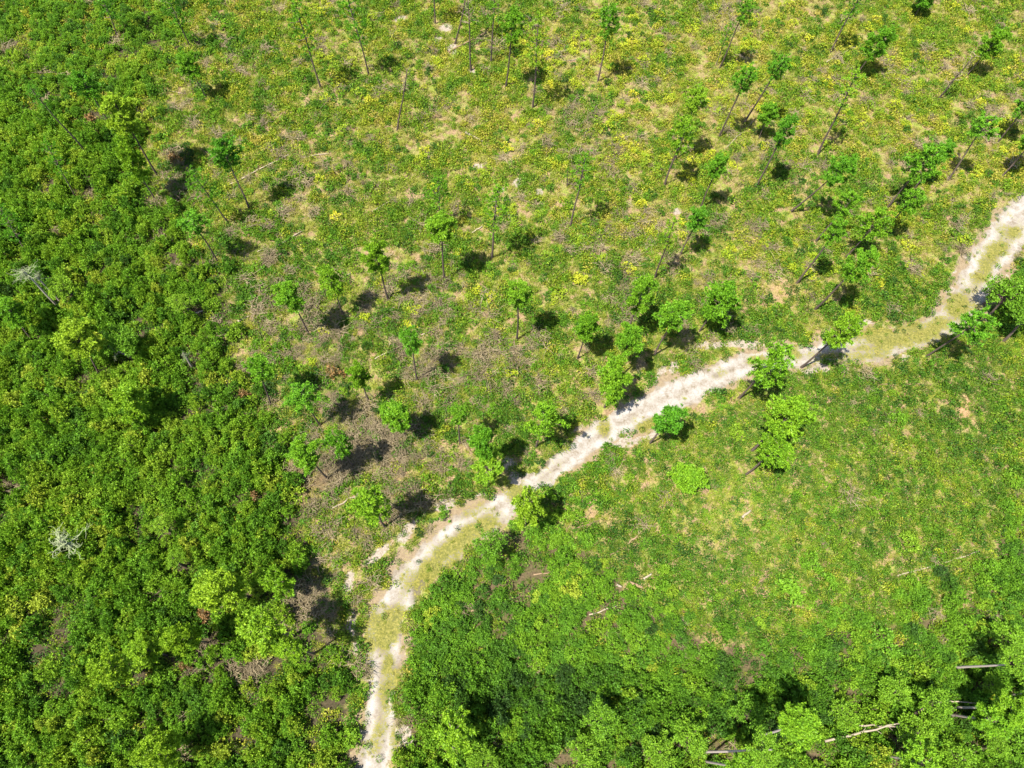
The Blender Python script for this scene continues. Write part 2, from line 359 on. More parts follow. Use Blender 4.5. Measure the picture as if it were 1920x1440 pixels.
# ------------------------------------------------------------------ ground sheet and sand track
def ground_mat():
    m, nt, out = base_mat("forest_floor")
    n1 = noise(nt, 0.9, 8); n2 = noise(nt, 5.0, 6); n3 = noise(nt, 0.22, 4)
    litter = ramp(nt, [(0.25, (0.060, 0.040, 0.022)), (0.5, (0.15, 0.10, 0.055)), (0.75, (0.27, 0.19, 0.11))], n2)
    green = ramp(nt, [(0.3, (0.055, 0.075, 0.016)), (0.7, (0.17, 0.19, 0.03))], n2)
    c = mixc(nt, ramp(nt, [(0.42, (0,) * 3), (0.6, (1,) * 3)], n1), litter, green)
    tan = ramp(nt, [(0.3, (0.12, 0.075, 0.035)), (0.7, (0.26, 0.17, 0.09))], n2)
    c = mixc(nt, ramp(nt, [(0.3, (0,) * 3), (0.7, (1,) * 3)], math_(nt, 'ADD', math_(nt, 'MULTIPLY', attr(nt, "tan"), 0.8), math_(nt, 'MULTIPLY', math_(nt, 'SUBTRACT', n1, 0.5), 0.8))), c, tan)
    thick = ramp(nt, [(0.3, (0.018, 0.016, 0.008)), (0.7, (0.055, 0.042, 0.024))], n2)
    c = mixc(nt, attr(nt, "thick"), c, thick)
    sand = ramp(nt, [(0.3, (0.12, 0.095, 0.065)), (0.7, (0.24, 0.21, 0.175))], n2)
    c = mixc(nt, ramp(nt, [(0.35, (0,) * 3), (0.65, (1,) * 3)], math_(nt, 'ADD', attr(nt, "sand"), math_(nt, 'MULTIPLY', math_(nt, 'SUBTRACT', n2, 0.5), 0.9))), c, sand)
    d = nt.nodes.new("ShaderNodeBsdfPrincipled"); d.inputs["Roughness"].default_value = 0.95; d.inputs["Specular IOR Level"].default_value = 0.1
    b = nt.nodes.new("ShaderNodeBump"); b.inputs["Distance"].default_value = 0.08; b.inputs["Strength"].default_value = 0.7
    nt.links.new(n2, b.inputs["Height"]); nt.links.new(b.outputs[0], d.inputs["Normal"])
    nt.links.new(c, d.inputs["Base Color"]); nt.links.new(d.outputs[0], out.inputs[0])
    return m

def track_mat():
    m, nt, out = base_mat("white_sand")
    n1 = noise(nt, 1.0, 9, None, 0.7); n2 = noise(nt, 5.0, 8, None, 0.75); n4 = noise(nt, 28.0, 3)
    sand = ramp(nt, [(0.30, (0.085, 0.068, 0.046)), (0.43, (0.150, 0.125, 0.095)), (0.57, (0.200, 0.182, 0.158)), (0.74, (0.262, 0.250, 0.235))], math_(nt, 'ADD', math_(nt, 'ADD', math_(nt, 'MULTIPLY', mixc(nt, 0.4, n1, n2), 1.5), -0.22), math_(nt, 'MULTIPLY', math_(nt, 'SUBTRACT', attr(nt, 'wheel'), 0.45), 0.12)))
    sand = mixc(nt, 0.6, sand, ramp(nt, [(0.3, (0.7,) * 3), (0.7, (1.12,) * 3)], n4), 'MULTIPLY')
    dirt = ramp(nt, [(0.3, (0.085, 0.06, 0.035)), (0.7, (0.20, 0.15, 0.085))], n2)
    sand = mixc(nt, ramp(nt, [(0.4, (0,) * 3), (0.65, (0.85,) * 3)], math_(nt, 'ADD', attr(nt, 'verge'), math_(nt, 'MULTIPLY', math_(nt, 'SUBTRACT', mixc(nt, 0.5, n1, n2), 0.5), 2.6))), sand, dirt)
    damp = ramp(nt, [(0.3, (0.055, 0.045, 0.030)), (0.7, (0.12, 0.10, 0.07))], n2)
    c = mixc(nt, ramp(nt, [(0.4, (0,) * 3), (0.72, (1,) * 3)], math_(nt, 'ADD', attr(nt, "damp"), math_(nt, 'MULTIPLY', math_(nt, 'SUBTRACT', n1, 0.5), 0.7))), sand, damp)
    moss = ramp(nt, [(0.35, (0.038, 0.044, 0.008)), (0.5, (0.095, 0.093, 0.014)), (0.65, (0.175, 0.148, 0.036))], n2)
    f = math_(nt, 'ADD', attr(nt, "moss"), math_(nt, 'MULTIPLY', math_(nt, 'SUBTRACT', mixc(nt, 0.6, n1, n2), 0.5), 4.0))
    c = mixc(nt, ramp(nt, [(0.28, (0,) * 3), (0.68, (0.94,) * 3)], f), c, moss)
    d = nt.nodes.new("ShaderNodeBsdfPrincipled"); d.inputs["Roughness"].default_value = 0.95; d.inputs["Specular IOR Level"].default_value = 0.1
    b = nt.nodes.new("ShaderNodeBump"); b.inputs["Distance"].default_value = 0.06; b.inputs["Strength"].default_value = 0.6
    nt.links.new(n2, b.inputs["Height"]); nt.links.new(b.outputs[0], d.inputs["Normal"])
    nt.links.new(c, d.inputs["Base Color"]); nt.links.new(d.outputs[0], out.inputs[0])
    return m

xs = np.concatenate([[-2500, -900, -350, -180], np.arange(-110, 110.1, 0.5), [180, 350, 900, 2500]])
ys = np.concatenate([[-2500, -900, -350, -120], np.arange(-30, 120.1, 0.5), [190, 350, 900, 2500]])
gx, gy = np.meshgrid(xs, ys)
gf = fields(gx.ravel(), gy.ravel())
near = ((np.abs(gx) <= 110) & (gy >= -30) & (gy <= 120)).ravel()
behind = ~near
gz = hgt(gx.ravel(), gy.ravel()) * near
for k in ('track', 'sand', 'tan', 'thickl', 'thickb'): gf[k] = np.where(behind, 0, gf[k])
gz = gz - 0.22 * gf['track']
ny_, nx_ = gx.shape
ii = np.arange(ny_ * nx_).reshape(ny_, nx_)
F = np.stack([ii[:-1, :-1], ii[:-1, 1:], ii[1:, 1:], ii[1:, :-1]], -1).reshape(-1, 4)
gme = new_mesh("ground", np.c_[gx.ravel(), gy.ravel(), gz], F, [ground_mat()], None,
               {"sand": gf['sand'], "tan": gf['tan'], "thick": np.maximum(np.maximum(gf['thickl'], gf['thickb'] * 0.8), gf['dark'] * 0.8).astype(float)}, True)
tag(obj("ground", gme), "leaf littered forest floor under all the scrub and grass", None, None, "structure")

TL2, TLW2 = dense(TW, THW, 26)
tang = np.gradient(TL2, axis=0); tang /= np.linalg.norm(tang, axis=1, keepdims=True)
nrm = np.stack([-tang[:, 1], tang[:, 0]], -1)
u = np.linspace(-1.5, 1.5, 41)
TX = TL2[:, None, :] + nrm[:, None, :] * (TLW2[:, None] * u[None, :])[..., None]
tx, ty = TX[..., 0].ravel(), TX[..., 1].ravel()
uu = np.tile(u, len(TL2))
rut = -0.07 * (np.exp(-((np.abs(uu) - 0.45) / 0.16) ** 2)) + 0.05 * (fbm(tx / 0.8, ty / 0.8, 81) - 0.5)
tz = hgt(tx, ty) - 0.10 + rut
tf = fields(tx, ty)
wheel = np.exp(-((np.abs(uu) - 0.42) / 0.26) ** 2)
verge = sstep(0.45, 1.15, np.abs(uu) + 0.9 * (fbm(tx / 1.2, ty / 1.2, 85, 5) - 0.5))
ii = np.arange(len(TL2) * len(u)).reshape(len(TL2), len(u))
F = np.stack([ii[:-1, :-1], ii[:-1, 1:], ii[1:, 1:], ii[1:, :-1]], -1).reshape(-1, 4)[:, ::-1].copy()
tme = new_mesh("sand_track", np.c_[tx, ty, tz], F, [track_mat()], None, {"moss": tf['moss'], "damp": tf['damp'], "wheel": wheel, "verge": verge}, True)
tag(obj("sand_track", tme), "white sandy track with mossy patches winding through the scrub", None, None, "structure")

# ------------------------------------------------------------------ plant shapes
def shrub_mesh(name, seed, n=80, leaf=0.17, mat='shrub', flat=0.9, spray=11):
    """an uneven dome, one metre in radius and about a metre and a half tall, of leafy sprays on stems with gaps between"""
    r = np.random.default_rng(seed); b = MB()
    k = int(r.integers(3, 6)); ta = r.uniform(0, 6.28, k); td = np.sqrt(r.uniform(0.02, 1, k)) * 0.6
    tops = np.c_[td * np.cos(ta), td * np.sin(ta), r.uniform(0.75, 1.3, k), r.uniform(0.38, 0.62, k)]
    got = 0
    while got < n:
        x, y = r.uniform(-1.05, 1.05, 2)
        d2 = (x - tops[:, 0]) ** 2 + (y - tops[:, 1]) ** 2
        h = np.max(np.where(d2 < tops[:, 3] ** 2, tops[:, 2] * np.sqrt(np.maximum(0, 1 - d2 / tops[:, 3] ** 2 * 0.85)), 0))
        if h <= 0.02 and r.uniform() > 0.15: continue
        got += 1
        z = max(0.12, h * flat * r.uniform(0.55, 1.05))
        c = np.array([x, y, z]); m = spray + int(r.integers(-3, 4))
        out = np.array([x * 0.5, y * 0.5, 0.9]); out /= np.linalg.norm(out)
        v = unit(m, r); v = v + out * 0.5
        C = c + v * r.uniform(0.05, 0.17, (m, 1))
        N = v * 0.7 + 0.7 * unit(m, r) + np.array([0, 0, 0.5])
        D = v + 0.5 * unit(m, r)
        tone = r.normal(0, 0.17)
        b.leaves(C, D, N, leaf * r.uniform(0.6, 1.35, m), leaf * 0.55 * r.uniform(0.7, 1.3, m), np.clip(0.5 + tone + r.normal(0, 0.2, m), 0, 1))
    for t in tops:
        e = np.array([t[0], t[1], t[2] * 0.8 * flat])
        b.rod([(0, 0, -0.15), e * 0.5 + r.normal(0, 0.04, 3), e], [0.03, 0.022, 0.01], 4, 1)
    return b.build(name, [M[mat], M['bark']])

def cover_mesh(name, seed, n=60, leaf=0.15, mat='cover'):
    r = np.random.default_rng(seed); b = MB()
    a = r.uniform(0, 6.28, n); d = np.sqrt(r.uniform(0, 1, n)) * 0.5
    C = np.c_[d * np.cos(a), d * np.sin(a), (0.10 + 0.30 * r.uniform(0, 1, n)) * (1.15 - d)]
    N = 0.9 * unit(n, r) + np.array([0, 0, 0.9]) + np.c_[np.cos(a), np.sin(a), 0 * a] * 0.35
    b.leaves(C, np.cross(N, unit(n, r)), N, leaf * r.uniform(0.6, 1.4, n), leaf * 0.6 * r.uniform(0.7, 1.3, n), np.clip(r.normal(0.5, 0.25, n), 0, 1))
    return b.build(name, [M[mat]])

def grass_mesh(name, seed, n=42, length=0.55, mat='grass'):
    r = np.random.default_rng(seed); b = MB()
    a = r.uniform(0, 6.28, n); el = r.uniform(0.25, 1.25, n)
    D = np.c_[np.cos(a) * np.cos(el), np.sin(a) * np.cos(el), np.sin(el)]
    L = length * r.uniform(0.6, 1.3, n)
    C = D * (L / 2)[:, None] + np.c_[r.normal(0, 0.12, (n, 2)), np.zeros(n)]
    b.leaves(C, D, np.cross(np.cross(D, [0, 0, 1.0]), D) + 0.3 * unit(n, r), L, 0.036 * r.uniform(0.6, 1.3, n), np.clip(r.normal(0.5, 0.25, n), 0, 1), 0, 0.1)
    return b.build(name, [M[mat]])

def rosette_mesh(name, seed, n=110, leaf=0.19):
    """broad leaved low bush: whorls of big yellow green leaves on short stems"""
    r = np.random.default_rng(seed); b = MB(); k = 12
    for i in range(k):
        a = r.uniform(0, 6.28); d = math.sqrt(r.uniform(0, 1)) * 0.62; z = r.uniform(0.25, 0.6) * (1.2 - d * 0.6)
        m = n // k + 3; t = r.uniform(0, 6.28, m); el = r.uniform(-0.15, 0.7, m)
        D = np.c_[np.cos(t) * np.cos(el), np.sin(t) * np.cos(el), np.sin(el)]
        C = np.array([d * math.cos(a), d * math.sin(a), z]) + D * 0.16
        b.leaves(C, D, np.array([0, 0, 1.0]) + 0.45 * unit(m, r), leaf * r.uniform(0.6, 1.25, m), leaf * 0.5 * r.uniform(0.7, 1.2, m), np.clip(r.normal(0.5, 0.25, m), 0, 1))
        b.rod([(d * 0.5 * math.cos(a), d * 0.5 * math.sin(a), -0.1), (d * math.cos(a), d * math.sin(a), z)], [0.015, 0.01], 4, 1, 0.5, False)
    return b.build(name, [M['yellow'], M['bark']])

def brush_mesh(name, seed, n=46, mat='twig', up=0.35, rad=0.9, thick=0.022):
    """a sprawl of bare dead twigs"""
    r = np.random.default_rng(seed); b = MB()
    for i in range(n):
        a = r.uniform(0, 6.28); c = np.array([*(r.normal(0, rad * 0.33, 2)), 0.03 + abs(r.normal(0, 0.12))])
        d = np.array([math.cos(a), math.sin(a), r.uniform(-0.1, 1) * up]); L = r.uniform(0.35, 1.1) * rad
        p = [c, c + d * L * 0.5 + r.normal(0, 0.05, 3), c + d * L + r.normal(0, 0.09, 3)]
        p = [np.array([q[0], q[1], max(q[2], 0.0)]) for q in p]
        b.rod(p, [thick, thick * 0.75, thick * 0.35], 3, 0, 0.5, False)
    return b.build(name, [M[mat]])

def pine_crown(name, seed, full=1.0, elong=1.25, tufts=130, needles=20, mat='needle'):
    """pine crown about its own middle: limbs ending in round tufts of needles, one metre in radius, trunk running through"""
    r = np.random.default_rng(seed); b = MB()
    nb = int(22 * full) + 4
    T = []
    for i in range(nb):
        z = -elong + 2 * elong * (i + r.uniform(0, 0.9)) / nb
        prof = math.sqrt(max(0.05, 1 - (z / (elong * 1.08)) ** 2)) * (0.75 + 0.25 * (1 - z / elong) / 2)
        a = i * 2.4 + r.uniform(-0.5, 0.5); L = prof * r.uniform(0.55, 1.05)
        tip = np.array([L * math.cos(a), L * math.sin(a), z + L * r.uniform(0.05, 0.35)])
        base = np.array([0, 0, z - 0.05])
        mid = base * 0.5 + tip * 0.5 + np.array([0, 0, -0.04])
        b.rod([base, mid, tip], [0.028, 0.018, 0.008], 4, 1, 0.5, False)
        k = max(3, int(tufts / nb * (0.5 + L)))
        for j in range(k):
            t = r.uniform(0.45, 1.05) if j else 1.0
            T.append(base + (tip - base) * t + r.normal(0, 0.13, 3) * (1.2 - 0.3 * t))
    T.append(np.array([0, 0, elong * 1.02])); T.append(np.array([0.1, 0.05, elong * 0.9])); T.append(np.array([-0.08, 0.1, elong * 0.92]))
    for c in T:
        v = unit(needles, r); v[:, 2] = np.where(v[:, 2] < -0.35, -v[:, 2], v[:, 2])
        L = r.uniform(0.10, 0.19, needles)
        C = c + v * (L * 0.55)[:, None]
        tv = r.uniform(-0.2, 0.2)
        b.leaves(C, v, np.cross(v, unit(needles, r)), L, 0.036 * r.uniform(0.8, 1.4, needles), np.clip(r.normal(0.5 + tv, 0.2, needles), 0, 1), 0, 0.15)
    return b.build(name, [M[mat], M['bark']])

def broad_crown(name, seed, lobes=26, per=150, leaf=0.088, mat='shrub'):
    """broadleaf crown about its middle, one metre in radius: many leafy clumps on limbs, open between them"""
    r = np.random.default_rng(seed); b = MB()
    for i in range(lobes):
        v = unit(1, r)[0]; v[2] = abs(v[2]) * 1.1 - 0.35
        c = v * r.uniform(0.35, 0.85) * np.array([1, 1, 0.85]); cr = r.uniform(0.16, 0.34)
        b.rod([(0, 0, -0.8), c * 0.5 + np.array([0, 0, -0.2]), c], [0.05, 0.03, 0.01], 4, 1, 0.5, False)
        for j in range(per // 9):
            q = unit(1, r)[0]; q[2] = abs(q[2]) - 0.25
            k = c + q * cr * r.uniform(0.5, 1.25); m = 9
            w = unit(m, r) + np.array([0, 0, 0.3]) + 0.3 * v
            C = k + w * r.uniform(0.03, 0.11, (m, 1))
            N = w * 0.6 + 0.7 * unit(m, r) + np.array([0, 0, 0.5])
            b.leaves(C, w + 0.5 * unit(m, r), N, leaf * r.uniform(0.6, 1.4, m), leaf * 0.55 * r.uniform(0.7, 1.3, m), np.clip(r.normal(0.5, 0.2, m) + r.normal(0, 0.16), 0, 1))
    return b.build(name, [M[mat], M['bark']])

def trunk_mesh(name, seed, mat, bend=0.012, top=0.45):
    """one metre tall, base radius one metre: scaled where it stands"""
    r = np.random.default_rng(seed); k = 9
    z = np.linspace(0, 1, k)
    ph = r.uniform(0, 6.28, 2)
    off = np.c_[bend * np.sin(z * 5 + ph[0]) * z * (1 - z) * 4, bend * np.cos(z * 4 + ph[1]) * z * (1 - z) * 4]
    b = MB(); pts = np.c_[off * 0, z]
    rad = (1 - z * (1 - top)) * (1 + 0.35 * np.exp(-z * 30))
    n = 8; th = np.arange(n) * 2 * math.pi / n; V = []
    for i in range(k):
        V.append(np.c_[rad[i] * np.cos(th) + off[i, 0] * 60, rad[i] * np.sin(th) + off[i, 1] * 60, np.full(n, z[i])])
    F = [[i * n + j, i * n + (j + 1) % n, (i + 1) * n + (j + 1) % n, (i + 1) * n + j] for i in range(k - 1) for j in range(n)] + [[(k - 1) * n + j for j in range(n)]]
    return new_mesh(name, np.concatenate(V), F, [M[mat]], None, None, True)

def dead_crown(name, seed, mat, n=16, sub=4, thin=1.0, curl=0.12):
    """bare limbs that wander outward and fork, one metre in radius about the crown's middle"""
    r = np.random.default_rng(seed); b = MB()
    def limb(p, d, L, rad, depth):
        pts = [p]; k = 5
        for i in range(k):
            d = d + r.normal(0, curl * 2.2, 3) + np.array([0, 0, 0.04]); d /= np.linalg.norm(d)
            pts.append(pts[-1] + d * L / k)
        b.rod(pts, rad * np.linspace(1, 0.35, k + 1), 4, 0, .5, False)
        if depth:
            for j in range(sub):
                q = int(r.integers(1, k + 1)); e = d * 0.5 + r.normal(0, 0.6, 3)
                limb(pts[q], e / np.linalg.norm(e), L * r.uniform(0.3, 0.65), rad * 0.5, depth - 1)
    for i in range(n):
        z = -1 + 1.9 * (i + r.uniform()) / n; a = i * 2.4 + r.uniform(-.6, .6)
        d = np.array([math.cos(a), math.sin(a), r.uniform(0.0, 0.7)])
        limb(np.array([0, 0, z]), d / np.linalg.norm(d), (1.0 - 0.3 * z) * r.uniform(0.35, 0.95), 0.03 * thin, 1)
    return b.build(name, [M[mat]])

SHRUBS = [shrub_mesh("shrub_shape", 100 + i, 100, 0.155, 'shrub', 0.95 + 0.14 * (i % 3), 14) for i in range(12)]
LOWS = [shrub_mesh("bush_shape", 140 + i, 54, 0.19, 'shrub', 0.85, 10) for i in range(6)]
COVER = [cover_mesh("ground_cover_shape", 200 + i, 60 + 6 * (i % 3), 0.15) for i in range(8)]
GRASS = [grass_mesh("grass_shape", 240 + i, 40, 0.42 + 0.06 * (i % 4)) for i in range(8)]
YELS = [rosette_mesh("yellow_bush_shape", 280 + i) for i in range(6)]
BRUSH = [brush_mesh("dead_brush_shape", 300 + i) for i in range(6)]
PINES = [pine_crown("pine_crown_shape", 320 + i, 0.55 + 0.16 * (i % 4), 1.0 + 0.18 * (i % 3), (150, 290, 210)[i % 3] + 12 * i, 30) for i in range(8)]
SPARSE = [pine_crown("sparse_pine_crown_shape", 340 + i, 0.8, 1.5, 84, 26) for i in range(4)]
BROADS = [broad_crown("tree_crown_shape", 360 + i, 20 + 2 * (i % 3)) for i in range(5)]
TRUNKS = [trunk_mesh("trunk_shape", 380 + i, 'bark') for i in range(4)]
PALE_TRUNKS = [trunk_mesh("pale_trunk_shape", 390 + i, 'pale_bark', 0.005) for i in range(3)]
DEADC = [dead_crown("dead_crown_shape", 400 + i, 'twig') for i in range(3)]
WHITEC = [dead_crown("white_dead_crown_shape", 410 + i, 'white_twig', 20, 8, 0.7, 0.24) for i in range(2)]
RUST = [shrub_mesh("rust_shrub_shape", 420 + i, 50, 0.2, 'dead_leaf', 0.9) for i in range(2)]

